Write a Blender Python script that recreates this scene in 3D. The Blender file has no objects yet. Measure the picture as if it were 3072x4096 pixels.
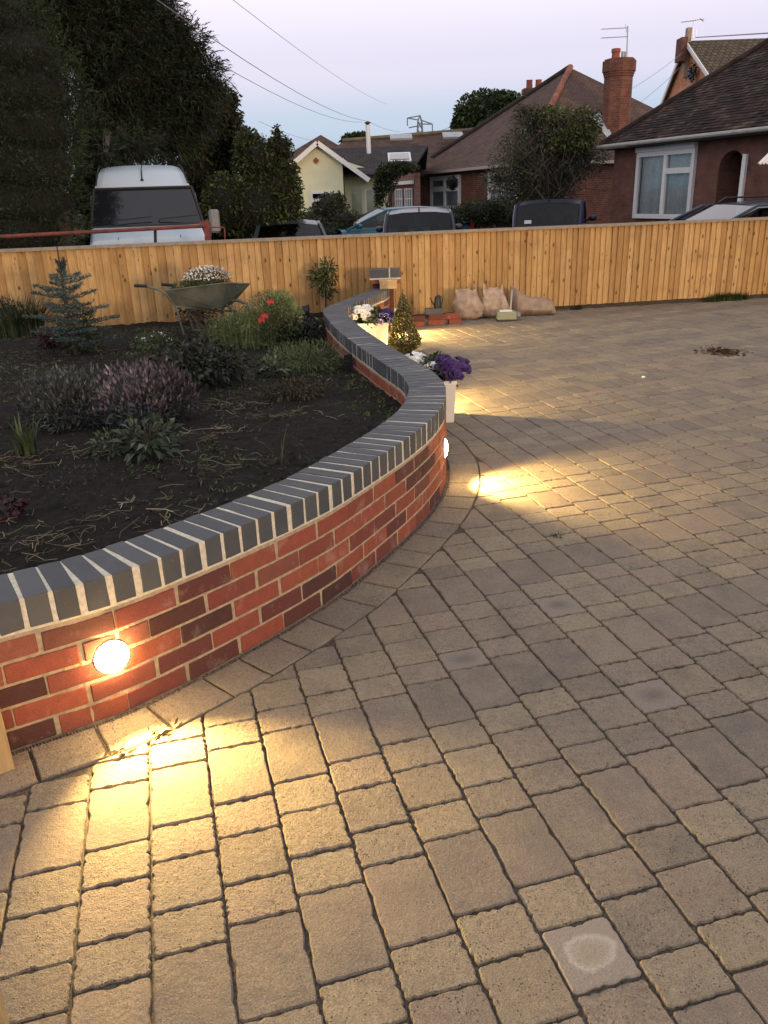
import bpy, bmesh, math, random
import numpy as np
from mathutils import Vector, Matrix

random.seed(7)
rng = np.random.default_rng(7)
sc = bpy.context.scene
COL = sc.collection
R = math.radians

# ------------------------------------------------------------------ camera
FPX, PITCH, ROLL, CH = 3231.0, R(21.3575), R(1.997), 1.547
_f = np.array([0, math.cos(PITCH), -math.sin(PITCH)])
_u0 = np.array([0, math.sin(PITCH), math.cos(PITCH)])
_r0 = np.array([1.0, 0, 0])
_r = _r0 * math.cos(ROLL) - _u0 * math.sin(ROLL)
_u = _u0 * math.cos(ROLL) + _r0 * math.sin(ROLL)
cam = bpy.data.cameras.new('camera')
cam.sensor_fit = 'VERTICAL'
cam.sensor_height = 36.0
cam.lens = FPX / 4096 * 36.0
cam.clip_start = 0.05
cam.clip_end = 3000
camo = bpy.data.objects.new('camera', cam)
M3 = Matrix(((_r[0], _u[0], -_f[0]), (_r[1], _u[1], -_f[1]), (_r[2], _u[2], -_f[2])))
camo.matrix_world = Matrix.Translation((0, 0, CH)) @ M3.to_4x4()
COL.objects.link(camo)
sc.camera = camo

# ------------------------------------------------------------------ sky and sun
SUN_EL, SUN_AZ = R(1.6), R(152.0)      # low afterglow behind the camera; azimuth from +Y clockwise
w = bpy.data.worlds.new('World')
sc.world = w
w.use_nodes = True
nt = w.node_tree
nt.nodes.clear()
N = nt.nodes.new
out = N('ShaderNodeOutputWorld')
add = N('ShaderNodeAddShader')
b1 = N('ShaderNodeBackground'); b2 = N('ShaderNodeBackground')
sky = N('ShaderNodeTexSky')
sky.sky_type = 'NISHITA'; sky.sun_disc = False
sky.sun_elevation = SUN_EL; sky.sun_rotation = SUN_AZ
b2.inputs['Strength'].default_value = 0.05
tc = N('ShaderNodeTexCoord')
sx = N('ShaderNodeSeparateXYZ')
nt.links.new(tc.outputs['Generated'], sx.inputs[0])
ramp = N('ShaderNodeValToRGB')
cr = ramp.color_ramp
cr.interpolation = 'EASE'
stops = [(0.0, (0.17, 0.36, 0.48)), (0.03, (0.22, 0.40, 0.54)), (0.075, (0.38, 0.49, 0.67)), (0.13, (0.60, 0.57, 0.74)),
         (0.21, (0.78, 0.71, 0.81)), (0.40, (0.80, 0.74, 0.80)), (1.0, (0.62, 0.61, 0.67))]
while len(cr.elements) < len(stops):
    cr.elements.new(0.5)
for e, (p_, c_) in zip(cr.elements, stops):
    e.position = p_; e.color = (*c_, 1)
nt.links.new(sx.outputs['Z'], ramp.inputs[0])
nt.links.new(ramp.outputs[0], b1.inputs['Color'])
b1.inputs['Strength'].default_value = 0.92
nt.links.new(sky.outputs[0], b2.inputs['Color'])
nt.links.new(b1.outputs[0], add.inputs[0]); nt.links.new(b2.outputs[0], add.inputs[1])
nt.links.new(add.outputs[0], out.inputs[0])

sl = bpy.data.lights.new('evening_sun', 'SUN')
sl.energy = 1.15
sl.angle = R(8)
sl.color = (1.0, 0.69, 0.41)
so = bpy.data.objects.new('evening_sun', sl)
dirn = Vector((math.sin(SUN_AZ) * math.cos(SUN_EL), math.cos(SUN_AZ) * math.cos(SUN_EL), math.sin(SUN_EL)))
so.rotation_euler = dirn.to_track_quat('Z', 'Y').to_euler()
so.location = (0, -20, 20)
COL.objects.link(so)
vs = sc.view_settings
sc.display_settings.display_device = 'sRGB'
vs.view_transform = 'Standard'; vs.look = 'None'; vs.exposure = 0.36; vs.gamma = 1.0; vs.use_curve_mapping = False

# ------------------------------------------------------------------ helpers
SC = 3072 / 1659.0
def ray(dx, dy):
    return _f + _r * (dx * SC - 1536) / FPX - _u * (dy * SC - 2048) / FPX
def at(dx, dy, depth):
    d = ray(dx, dy)
    return d * (depth / d[1]) + np.array([0, 0, CH])
def onz(dx, dy, z=0.0):
    d = ray(dx, dy)
    return d * ((z - CH) / d[2]) + np.array([0, 0, CH])
def proj(P):
    q = np.asarray(P, float) - np.array([0, 0, CH])
    dd = q @ _f
    return (1536 + FPX * (q @ _r) / dd) / SC, (2048 - FPX * (q @ _u) / dd) / SC, dd

def tag(o, label=None, cat=None, group=None, kind=None):
    if label: o['label'] = label
    if cat: o['category'] = cat
    if group: o['group'] = group
    if kind: o['kind'] = kind
    return o
def thing(name, label, cat, loc=(0, 0, 0), rz=0.0, group=None):
    o = bpy.data.objects.new(name, None)
    o.empty_display_size = 0.1
    o.location = tuple(float(v) for v in loc); o.rotation_euler = (0, 0, rz)
    COL.objects.link(o)
    return tag(o, label, cat, group)
def wloc(o):
    v = Vector((0, 0, 0))
    while o is not None:
        v += o.location; o = o.parent
    return v
def link(name, me, parent=None, loc=(0, 0, 0), rot=(0, 0, 0)):
    o = bpy.data.objects.new(name, me)
    o.location = tuple(float(v) for v in loc); o.rotation_euler = rot
    COL.objects.link(o)
    if parent is not None: o.parent = parent
    return o
def copy_tree(o, parent=None):
    c = o.copy(); COL.objects.link(c); c.parent = parent
    for ch in list(o.children): copy_tree(ch, c)
    return c

def np_mesh(name, V, F, mats, mi=None, smooth=False, uv=False):
    me = bpy.data.meshes.new(name)
    V = np.asarray(V, dtype=np.float32)
    if isinstance(F, np.ndarray):
        k = F.shape[1]; nf = len(F)
        me.vertices.add(len(V)); me.vertices.foreach_set('co', V.ravel())
        me.loops.add(nf * k); me.loops.foreach_set('vertex_index', F.astype(np.int32).ravel())
        me.polygons.add(nf)
        me.polygons.foreach_set('loop_start', np.arange(0, nf * k, k, dtype=np.int32))
        me.polygons.foreach_set('loop_total', np.full(nf, k, dtype=np.int32))
        me.update(calc_edges=True)
    else:
        me.from_pydata([tuple(map(float, v)) for v in V], [], F)
    for m in (mats if isinstance(mats, (list, tuple)) else [mats]): me.materials.append(m)
    if mi is not None: me.polygons.foreach_set('material_index', np.asarray(mi, dtype=np.int32))
    if smooth: me.polygons.foreach_set('use_smooth', np.ones(len(me.polygons), dtype=bool))
    if uv:
        lay = me.uv_layers.new(name='metres')
        for p in me.polygons:
            n = p.normal
            u = Vector((0, 0, 1)).cross(n)
            u = Vector((1, 0, 0)) if u.length < 1e-3 else u.normalized()
            v = n.cross(u)
            for li in p.loop_indices:
                c = me.vertices[me.loops[li].vertex_index].co
                lay.data[li].uv = (c.dot(u), c.dot(v))
    me.update()
    return me

class MB:
    def __init__(s): s.v = []; s.f = []; s.m = []
    def add(s, vs, fs, m=0):
        b = len(s.v); s.v += [tuple(float(c) for c in v) for v in vs]
        s.f += [tuple(b + i for i in f) for f in fs]; s.m += [m] * len(fs); return s
    def poly(s, pts, m=0): return s.add(pts, [tuple(range(len(pts)))], m)
    def slab(s, pts, th, m=0):
        P = [Vector(p) for p in pts]
        n = (P[1] - P[0]).cross(P[2] - P[0]).normalized() * th
        k = len(P)
        fs = [tuple(range(k)), tuple(range(2 * k - 1, k - 1, -1))]
        fs += [(i, k + i, k + (i + 1) % k, (i + 1) % k) for i in range(k)]
        return s.add(P + [p - n for p in P], fs, m)
    def obox(s, c, ax, ay, az, m=0):
        c, ax, ay, az = map(lambda q: np.array(q, float), (c, ax, ay, az))
        vs = [c + a * ax + b * ay + d * az for d in (-1, 1) for b in (-1, 1) for a in (-1, 1)]
        return s.add(vs, [(0, 2, 3, 1), (4, 5, 7, 6), (0, 1, 5, 4), (2, 6, 7, 3), (0, 4, 6, 2), (1, 3, 7, 5)], m)
    def box(s, x0, x1, y0, y1, z0, z1, m=0):
        return s.obox(((x0 + x1) / 2, (y0 + y1) / 2, (z0 + z1) / 2), ((x1 - x0) / 2, 0, 0), (0, (y1 - y0) / 2, 0), (0, 0, (z1 - z0) / 2), m)
    def tube(s, pts, r, k=6, m=0, cap=True):
        P = [Vector(p) for p in pts]; n = len(P)
        rs = r if isinstance(r, (list, tuple)) else [r] * n
        vs = []; ref = None
        for i in range(n):
            t = (P[min(i + 1, n - 1)] - P[max(i - 1, 0)])
            t = t.normalized() if t.length > 1e-9 else Vector((0, 0, 1))
            if ref is None: ref = Vector((0, 0, 1)) if abs(t.z) < .9 else Vector((1, 0, 0))
            a = t.cross(ref); a = a.normalized() if a.length > 1e-6 else Vector((1, 0, 0))
            b = t.cross(a); ref = a.cross(t)
            for j in range(k):
                q = 2 * math.pi * j / k
                vs.append(P[i] + (a * math.cos(q) + b * math.sin(q)) * rs[i])
        fs = [(i * k + j, i * k + (j + 1) % k, (i + 1) * k + (j + 1) % k, (i + 1) * k + j) for i in range(n - 1) for j in range(k)]
        if cap: fs += [tuple(range(k - 1, -1, -1)), tuple((n - 1) * k + j for j in range(k))]
        return s.add(vs, fs, m)
    def lathe(s, prof, c=(0, 0, 0), k=16, axis='z', m=0, squash=(1, 1)):
        vs = []
        for (r, h) in prof:
            for j in range(k):
                q = 2 * math.pi * j / k
                a, b = r * math.cos(q) * squash[0], r * math.sin(q) * squash[1]
                v = {'z': (a, b, h), 'y': (a, h, b), 'x': (h, a, b)}[axis]
                vs.append((v[0] + c[0], v[1] + c[1], v[2] + c[2]))
        n = len(prof)
        fs = [(i * k + j, i * k + (j + 1) % k, (i + 1) * k + (j + 1) % k, (i + 1) * k + j) for i in range(n - 1) for j in range(k)]
        fs += [tuple(range(k - 1, -1, -1)), tuple((n - 1) * k + j for j in range(k))]
        return s.add(vs, fs, m)
    def grid(s, rows, m=0, closed=False):
        nr, nc = len(rows), len(rows[0])
        vs = [p for row in rows for p in row]
        fs = []
        for i in range(nr - 1):
            for j in range(nc - (0 if closed else 1)):
                fs.append((i * nc + j, i * nc + (j + 1) % nc, (i + 1) * nc + (j + 1) % nc, (i + 1) * nc + j))
        return s.add(vs, fs, m)
    def mesh(s, name, mats, smooth=False, uv=False, off=(0, 0, 0)):
        V = np.array(s.v) - np.array(off)
        me = np_mesh(name, V, s.f, mats, s.m, smooth, uv)
        if smooth:
            try: me.set_sharp_from_angle(angle=R(40))
            except Exception: pass
        return me
    def build(s, name, mats, parent=None, smooth=False, uv=False, local=False):
        off = (0, 0, 0) if (local or parent is None) else tuple(wloc(parent))
        return link(name, s.mesh(name, mats, smooth, uv, off), parent)

def recalc(me):
    bm = bmesh.new(); bm.from_mesh(me)
    bmesh.ops.recalc_face_normals(bm, faces=bm.faces); bm.to_mesh(me); bm.free(); me.update()

# ------------------------------------------------------------------ materials
def node_mat(name):
    m = bpy.data.materials.new(name); m.use_nodes = True
    t = m.node_tree
    return m, t, t.nodes['Principled BSDF']
def nn(t, typ, **kw):
    n = t.nodes.new(typ)
    for k, v in kw.items():
        if k in n.inputs: n.inputs[k].default_value = v
        else: setattr(n, k, v)
    return n
def mixc(t, fac, a, b, mode='MIX'):
    n = t.nodes.new('ShaderNodeMix'); n.data_type = 'RGBA'; n.blend_type = mode
    for sock, val in ((n.inputs[0], fac), (n.inputs[6], a), (n.inputs[7], b)):
        if hasattr(val, 'type') or hasattr(val, 'links'): t.links.new(val, sock)
        elif isinstance(val, (tuple, list)): sock.default_value = (*val, 1) if len(val) == 3 else val
        else: sock.default_value = val
    return n.outputs[2]
def mathn(t, op, a, b=0.0, clamp=False):
    n = t.nodes.new('ShaderNodeMath'); n.operation = op; n.use_clamp = clamp
    for i, v in enumerate((a, b)):
        if hasattr(v, 'links'): t.links.new(v, n.inputs[i])
        else: n.inputs[i].default_value = v
    return n.outputs[0]
def rampn(t, fac, stops, interp='LINEAR'):
    n = t.nodes.new('ShaderNodeValToRGB'); n.color_ramp.interpolation = interp
    while len(n.color_ramp.elements) < len(stops): n.color_ramp.elements.new(.5)
    for e, (p, c) in zip(n.color_ramp.elements, stops):
        e.position = p; e.color = (*c, 1) if isinstance(c, tuple) else (c, c, c, 1)
    t.links.new(fac, n.inputs[0]); return n.outputs[0]
def rnd_piece(t):
    oi = t.nodes.new('ShaderNodeObjectInfo'); g = t.nodes.new('ShaderNodeNewGeometry')
    return mathn(t, 'FRACT', mathn(t, 'ADD', oi.outputs['Random'], g.outputs['Random Per Island']))
def noise(t, scale, detail=3, vec=None, rough=.55):
    n = t.nodes.new('ShaderNodeTexNoise'); n.inputs['Scale'].default_value = scale
    n.inputs['Detail'].default_value = detail; n.inputs['Roughness'].default_value = rough
    if vec is not None: t.links.new(vec, n.inputs['Vector'])
    return n.outputs[0]
def pos(t): return t.nodes.new('ShaderNodeNewGeometry').outputs['Position']
def bump(t, bs, h, strength=.5, dist=.01):
    n = t.nodes.new('ShaderNodeBump'); n.inputs['Strength'].default_value = strength
    n.inputs['Distance'].default_value = dist; t.links.new(h, n.inputs['Height']); t.links.new(n.outputs[0], bs.inputs['Normal'])

def simple(name, col, rough=.7, var=.15, nscale=12, bs=0, bd=.004, metal=0, rand=.1, spec=.5, alt=None, coat=0):
    m, t, b = node_mat(name)
    c = tuple(col)
    nz = noise(t, nscale, 4, pos(t))
    lo = tuple(x * (1 - var) for x in c) if alt is None else alt
    hi = tuple(x * (1 + var) for x in c)
    cc = rampn(t, nz, [(.3, lo), (.7, hi)])
    if rand:
        v = mathn(t, 'ADD', mathn(t, 'MULTIPLY', rnd_piece(t), 2 * rand), 1 - rand)
        cc = mixc(t, 1.0, cc, v, 'MULTIPLY')
    t.links.new(cc, b.inputs['Base Color'])
    b.inputs['Roughness'].default_value = rough; b.inputs['Metallic'].default_value = metal
    b.inputs['Specular IOR Level'].default_value = spec
    if coat: b.inputs['Coat Weight'].default_value = coat; b.inputs['Coat Roughness'].default_value = .08
    if bs: bump(t, b, noise(t, bs, 4, pos(t)), .6, bd)
    return m
def leafmat(name, c1, c2, c3=None, rough=.6, trans=.0, spec=.3):
    m, t, b = node_mat(name)
    r = rnd_piece(t)
    st = [(0.0, c1), (.75, c2)] + ([(.97, c3)] if c3 else [])
    cc = rampn(t, r, st)
    cl = noise(t, 2.0, 4, pos(t))
    cc = mixc(t, 1.0, cc, rampn(t, cl, [(.32, .45), (.5, .95), (.68, 1.75)]), 'MULTIPLY')
    t.links.new(cc, b.inputs['Base Color']); b.inputs['Roughness'].default_value = rough
    b.inputs['Specular IOR Level'].default_value = spec
    return m

# paver concrete
def paver_mat(name, pal, pit, blot):
    m, t, b = node_mat(name)
    P = pos(t); r = rnd_piece(t)
    base = rampn(t, r, [(i / (len(pal) - 1), c_) for i, c_ in enumerate(pal)])
    big = noise(t, 9, 3, P)
    c = mixc(t, rampn(t, big, [(.35, 0.0), (.7, .5)]), base, (.31, .25, .175))
    c = mixc(t, rampn(t, noise(t, 5.3, 2, P), [(.5, 0.0), (.75, .5)]), c, (.160, .136, .112))
    fine = noise(t, 260, 4, P, .7)
    c = mixc(t, 1.0, c, rampn(t, fine, [(.30, .55), (.5, 1.0), (.72, 1.38)]), 'MULTIPLY')
    c = mixc(t, 1.0, c, rampn(t, noise(t, 45, 5, P, .7), [(.32, 1 - blot), (.68, 1 + blot * .7)]), 'MULTIPLY')
    vo = nn(t, 'ShaderNodeTexVoronoi', Scale=120.0); t.links.new(P, vo.inputs['Vector'])
    spk = rampn(t, vo.outputs['Distance'], [(.10, 1.0), (.26, 0.0)])
    spsel = rampn(t, noise(t, 30, 3, P), [(pit, 0.0), (pit + .08, 1.0)])
    pits = mathn(t, 'MULTIPLY', spk, spsel)
    c = mixc(t, mathn(t, 'MULTIPLY', pits, .75), c, (.035, .028, .022))
    vo2 = nn(t, 'ShaderNodeTexVoronoi', Scale=75.0); t.links.new(P, vo2.inputs['Vector'])
    c = mixc(t, mathn(t, 'MULTIPLY', rampn(t, vo2.outputs['Distance'], [(.06, 1.0), (.11, 0.0)]), .55), c, (.55, .48, .38))
    c = mixc(t, 1.0, c, (.98, .99, .96), 'MULTIPLY')
    t.links.new(c, b.inputs['Base Color']); b.inputs['Roughness'].default_value = .88
    b.inputs['Specular IOR Level'].default_value = .25
    h = mathn(t, 'ADD', mathn(t, 'MULTIPLY', noise(t, 60, 5, P, .7), 1.2), mathn(t, 'MULTIPLY', fine, .5))
    h = mathn(t, 'SUBTRACT', h, mathn(t, 'MULTIPLY', pits, .7))
    bump(t, b, h, 1.0 if pit < .5 else .7, .006)
    return m
def stain_mat(name, tone, ring):
    m, t, b = node_mat(name)
    g = t.nodes.new('ShaderNodeTexCoord').outputs['Object']
    mp = nn(t, 'ShaderNodeMapping'); t.links.new(g, mp.inputs[0])
    P = pos(t)
    nz = noise(t, 17, 3, P)
    ln = t.nodes.new('ShaderNodeVectorMath'); ln.operation = 'LENGTH'
    t.links.new(mp.outputs[0], ln.inputs[0]); mp.inputs['Scale'].default_value = (11.5, 15, 0)
    d = mathn(t, 'ADD', ln.outputs['Value'], mathn(t, 'MULTIPLY', nz, .5))
    base = (.235, .194, .148)
    if ring:
        c = rampn(t, d, [(.50, (.30, .25, .185)), (.76, (.33, .285, .22)), (.88, (.40, .355, .29)), (1.0, (.27, .23, .18))])
    else:
        c = rampn(t, d, [(.40, tone), (1.0, base)])
    c = mixc(t, 1.0, c, rampn(t, noise(t, 400, 3, P), [(.3, .72), (.7, 1.25)]), 'MULTIPLY')
    t.links.new(c, b.inputs['Base Color']); b.inputs['Roughness'].default_value = .88
    bump(t, b, noise(t, 70, 5, P, .7), .6, .004)
    return m
def brick_piece_mat():
    m, t, b = node_mat('red_brick')
    P = pos(t); r = rnd_piece(t)
    base = rampn(t, r, [(0.0, (.27, .078, .044)), (.2, (.33, .092, .052)), (.4, (.29, .076, .045)), (.58, (.24, .066, .044)),
                        (.72, (.165, .050, .038)), (.80, (.085, .034, .028)), (.9, (.060, .030, .027)), (1.0, (.28, .095, .058))])
    c = mixc(t, rampn(t, noise(t, 22, 4, P), [(.4, 0.0), (.75, .45)]), base, (.13, .045, .03))
    c = mixc(t, rampn(t, noise(t, 7, 5, P, .7), [(.56, 0.0), (.76, .42)]), c, (.50, .40, .33))
    c = mixc(t, rampn(t, noise(t, 90, 4, P, .8), [(.62, 0.0), (.70, .6)]), c, (.09, .04, .03))
    c = mixc(t, 1.0, c, rampn(t, noise(t, 260, 2, P), [(.3, .8), (.7, 1.18)]), 'MULTIPLY')
    t.links.new(c, b.inputs['Base Color']); b.inputs['Roughness'].default_value = .8
    b.inputs['Specular IOR Level'].default_value = .3
    bump(t, b, noise(t, 120, 5, P, .7), .5, .003)
    return m
def coping_mat():
    m, t, b = node_mat('blue_engineering_brick')
    P = pos(t); r = rnd_piece(t)
    base = rampn(t, r, [(0, (.048, .054, .058)), (.4, (.070, .077, .081)), (.7, (.056, .062, .065)), (1, (.082, .087, .088))])
    c = mixc(t, rampn(t, noise(t, 14, 4, P), [(.45, 0.0), (.75, .5)]), base, (.10, .10, .092))
    c = mixc(t, rampn(t, noise(t, 55, 4, P, .75), [(.64, 0.0), (.72, .5)]), c, (.30, .28, .22))
    t.links.new(c, b.inputs['Base Color']); b.inputs['Roughness'].default_value = .62
    bump(t, b, noise(t, 150, 5, P, .7), .4, .002)
    return m
def wood_mat(name, c1, c2, c3, knots=True, axis='Z'):
    m, t, b = node_mat(name)
    tcn = t.nodes.new('ShaderNodeTexCoord').outputs['Object']
    oi = t.nodes.new('ShaderNodeObjectInfo')
    mp = nn(t, 'ShaderNodeMapping'); t.links.new(tcn, mp.inputs[0])
    cmb = nn(t, 'ShaderNodeCombineXYZ')
    off = mathn(t, 'MULTIPLY', oi.outputs['Random'], 37.0)
    for i in range(3): t.links.new(off, cmb.inputs[i])
    t.links.new(cmb.outputs[0], mp.inputs['Location'])
    mp.inputs['Scale'].default_value = (1, 1, .07) if axis == 'Z' else (.07, 1, 1)
    g = noise(t, 70, 5, mp.outputs[0], .65)
    tone = rampn(t, oi.outputs['Random'], [(0, c1), (.35, c2), (.7, c3), (1, tuple((a + b_) / 2 for a, b_ in zip(c1, c3)))])
    c = mixc(t, 1.0, tone, rampn(t, g, [(.3, .70), (.7, 1.18)]), 'MULTIPLY')
    if knots:
        mk = nn(t, 'ShaderNodeMapping'); t.links.new(tcn, mk.inputs[0]); t.links.new(cmb.outputs[0], mk.inputs['Location'])
        mk.inputs['Scale'].default_value = (1, 1, .55)
        vo = nn(t, 'ShaderNodeTexVoronoi', Scale=9.5); t.links.new(mk.outputs[0], vo.inputs['Vector'])
        dd = mathn(t, 'ADD', vo.outputs['Distance'], mathn(t, 'MULTIPLY', noise(t, 40, 3, tcn), .10))
        k = rampn(t, dd, [(.125, .95), (.17, .5), (.24, 0.0)])
        c = mixc(t, k, c, (.10, .045, .015))
        vo3 = nn(t, 'ShaderNodeTexVoronoi', Scale=16.0); t.links.new(mk.outputs[0], vo3.inputs['Vector'])
        d3 = mathn(t, 'ADD', vo3.outputs['Distance'], mathn(t, 'MULTIPLY', noise(t, 60, 3, tcn), .10))
        k3 = mathn(t, 'MULTIPLY', rampn(t, d3, [(.12, .9), (.20, 0.0)]), rampn(t, noise(t, 2.5, 2, pos(t)), [(.45, 0.0), (.6, 1.0)]))
        c = mixc(t, k3, c, (.14, .06, .018))
    c = mixc(t, rampn(t, noise(t, 3.0, 4, pos(t), .6), [(.5, 0.0), (.75, .35)]), c, (.16, .09, .035))
    t.links.new(c, b.inputs['Base Color']); b.inputs['Roughness'].default_value = .75
    b.inputs['Specular IOR Level'].default_value = .3
    bump(t, b, g, .35, .003)
    return m
def brickwork_mat(name, c1, c2, mort, bw=.225, bh=.075, msize=.012, rough=.85, bd=.01):
    m, t, b = node_mat(name)
    uv = t.nodes.new('ShaderNodeTexCoord').outputs['UV']
    br = t.nodes.new('ShaderNodeTexBrick'); t.links.new(uv, br.inputs['Vector'])
    br.inputs['Scale'].default_value = 1.0; br.inputs['Brick Width'].default_value = bw; br.inputs['Row Height'].default_value = bh
    br.inputs['Mortar Size'].default_value = msize * .5; br.inputs['Mortar Smooth'].default_value = .2
    br.inputs['Color1'].default_value = (*c1, 1); br.inputs['Color2'].default_value = (*c2, 1); br.inputs['Mortar'].default_value = (*mort, 1)
    c = mixc(t, 1.0, br.outputs['Color'], rampn(t, noise(t, 2.5, 5, pos(t), .65), [(.3, .68), (.7, 1.3)]), 'MULTIPLY')
    t.links.new(c, b.inputs['Base Color']); b.inputs['Roughness'].default_value = rough
    b.inputs['Specular IOR Level'].default_value = .2
    h = mathn(t, 'SUBTRACT', 1.0, br.outputs['Fac'])
    bump(t, b, h, .8, bd)
    return m
def soil_mat():
    m, t, b = node_mat('dark_soil')
    P = pos(t)
    c = rampn(t, noise(t, 25, 6, P, .7), [(.3, (.010, .009, .008)), (.55, (.028, .023, .019)), (.75, (.055, .045, .036))])
    c = mixc(t, rampn(t, noise(t, 2.0, 3, P), [(.55, 0.0), (.7, .35)]), c, (.035, .042, .018))
    t.links.new(c, b.inputs['Base Color']); b.inputs['Roughness'].default_value = .95
    b.inputs['Specular IOR Level'].default_value = .15
    bump(t, b, noise(t, 60, 6, P, .8), 1.0, .02)
    return m
def emit_mat(name, col, strength):
    m, t, b = node_mat(name)
    b.inputs['Base Color'].default_value = (*col, 1)
    b.inputs['Emission Color'].default_value = (*col, 1); b.inputs['Emission Strength'].default_value = strength
    return m
def glass_mat(name, tint=(.75, .8, .82), refl=1.0):
    m = bpy.data.materials.new(name); m.use_nodes = True; t = m.node_tree; t.nodes.clear()
    o = t.nodes.new('ShaderNodeOutputMaterial'); mx = t.nodes.new('ShaderNodeMixShader')
    tr = t.nodes.new('ShaderNodeBsdfTransparent'); gl = t.nodes.new('ShaderNodeBsdfGlossy')
    fr = t.nodes.new('ShaderNodeLayerWeight'); fr.inputs['Blend'].default_value = .28
    gl.inputs['Roughness'].default_value = .03; tr.inputs[0].default_value = (*tint, 1)
    k = mathn(t, 'MULTIPLY', mathn(t, 'ADD', fr.outputs['Fresnel'], .06), refl, True)
    t.links.new(k, mx.inputs[0]); t.links.new(tr.outputs[0], mx.inputs[1]); t.links.new(gl.outputs[0], mx.inputs[2])
    t.links.new(mx.outputs[0], o.inputs[0]); return m

MAT = dict(
    paver=paver_mat('smooth_concrete', [(.165, .138, .114), (.200, .165, .134), (.235, .188, .150), (.185, .158, .130), (.262, .205, .156), (.215, .174, .144), (.172, .146, .122)], .56, .10),
    paver2=paver_mat('tumbled_concrete', [(.225, .185, .142), (.290, .235, .168), (.330, .268, .188), (.250, .208, .162), (.305, .234, .182), (.235, .198, .158), (.350, .288, .202), (.195, .166, .136)], .47, .18),
     brick=brick_piece_mat(), coping=coping_mat(), soil=soil_mat(),
    mortar=simple('buff_mortar', (.40, .32, .20), .9, .25, 40, 180, .003, rand=0),
    cmortar=simple('cream_mortar', (.62, .57, .44), .9, .18, 60, 180, .003, rand=0),
    joint=simple('joint_sand', (.082, .064, .045), .95, .7, 160, 300, .004, rand=0),
    fence=wood_mat('fence_larch', (.54, .325, .12), (.65, .42, .175), (.45, .26, .095)),
    cap=simple('weathered_rail', (.30, .25, .18), .8, .2, 20, 60, .003),
    postwood=wood_mat('post_softwood', (.45, .31, .14), (.5, .34, .15), (.45, .3, .13), axis='Z'),
    gravelboard=simple('dark_timber', (.06, .045, .03), .9, .3, 20, 60, .004),  # dark brown timber tone for the board along the fence foot
    white=simple('white_paint', (.80, .80, .77), .5, .05, 20),
    plastic=simple('white_resin', (.78, .76, .70), .45, .04, 12, spec=.5),
    steel=simple('brushed_steel', (.45, .44, .42), .35, .1, 40, metal=1.0),
    asphalt=simple('asphalt', (.05, .05, .052), .9, .25, 60, 200, .004),
    lawn=simple('rough_ground', (.05, .06, .03), .95, .4, 3, 20, .02),
    glass=glass_mat('window_glass'), carglass=glass_mat('car_glass', (.36, .40, .42), .42),
    curtain=simple('net_curtain', (.74, .76, .74), .9, .12, 14),
    dark=simple('dark_interior', (.02, .02, .02), .9, .1, 5),
    rubber=simple('black_rubber', (.02, .02, .02), .7, .1, 30),
    lead=simple('lead_flashing', (.42, .45, .46), .6, .2, 5),
    terracotta=simple('terracotta', (.30, .09, .05), .8, .2, 10, 60, .004),
    sack=None, blackplastic=simple('black_plastic', (.012, .012, .013), .5, .1, 20),
)

# ------------------------------------------------------------------ wall path
OUT = np.array([(-2.3, 1.50), (-1.9, 1.68), (-1.50, 1.86), (-1.098, 2.098), (-.882, 2.231), (-.687, 2.417), (-.506, 2.621), (-.348, 2.818), (-.212, 3.01), (-.088, 3.233), (.026, 3.456), (.137, 3.685),
                (.255, 3.98), (.350, 4.333), (.387, 4.713), (.372, 4.95), (.335, 5.2), (.265, 5.45), (.174, 5.80), (.072, 6.2), (-.025, 6.6), (-.145, 7.15), (-.225, 7.595),
                (-.292, 8.0), (-.325, 8.3), (-.312, 8.56), (-.25, 8.83), (-.148, 9.147), (-.007, 9.6), (.10, 9.95), (.16, 10.25), (.2, 10.55)])
def catmull(P, n=12):
    Q = []
    P = np.vstack([2 * P[0] - P[1], P, 2 * P[-1] - P[-2]])
    for i in range(1, len(P) - 2):
        p0, p1, p2, p3 = P[i - 1], P[i], P[i + 1], P[i + 2]
        for k in range(n):
            u = k / n
            Q.append(.5 * ((2 * p1) + (-p0 + p2) * u + (2 * p0 - 5 * p1 + 4 * p2 - p3) * u * u + (-p0 + 3 * p1 - 3 * p2 + p3) * u ** 3))
    Q.append(P[-2]); return np.array(Q)
def resample(Q, step):
    d = np.r_[0, np.cumsum(np.linalg.norm(np.diff(Q, axis=0), axis=1))]
    s = np.arange(0, d[-1], step)
    return np.c_[np.interp(s, d, Q[:, 0]), np.interp(s, d, Q[:, 1])], d[-1]
WP, WLEN = resample(catmull(OUT), .01)
ker = np.ones(13) / 13
_pad = np.vstack([WP[:1]] * 6 + [WP] + [WP[-1:]] * 6)
WP = np.c_[np.convolve(_pad[:, 0], ker, 'valid'), np.convolve(_pad[:, 1], ker, 'valid')]
_t = np.gradient(WP, axis=0); WT = _t / np.linalg.norm(_t, axis=1)[:, None]
WN = np.c_[WT[:, 1], -WT[:, 0]]               # towards the driveway
def sd(P):
    d = WP - P; i = int(np.argmin((d * d).sum(1)))
    return float((P - WP[i]) @ WN[i]), i
def s_at(y):
    return int(np.argmin(abs(WP[:, 1] - y)))
HW = .488

# fence line
def fy(x): return 10.97 + .17 * x
FD = np.array([1, .17]) / math.hypot(1, .17)

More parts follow.
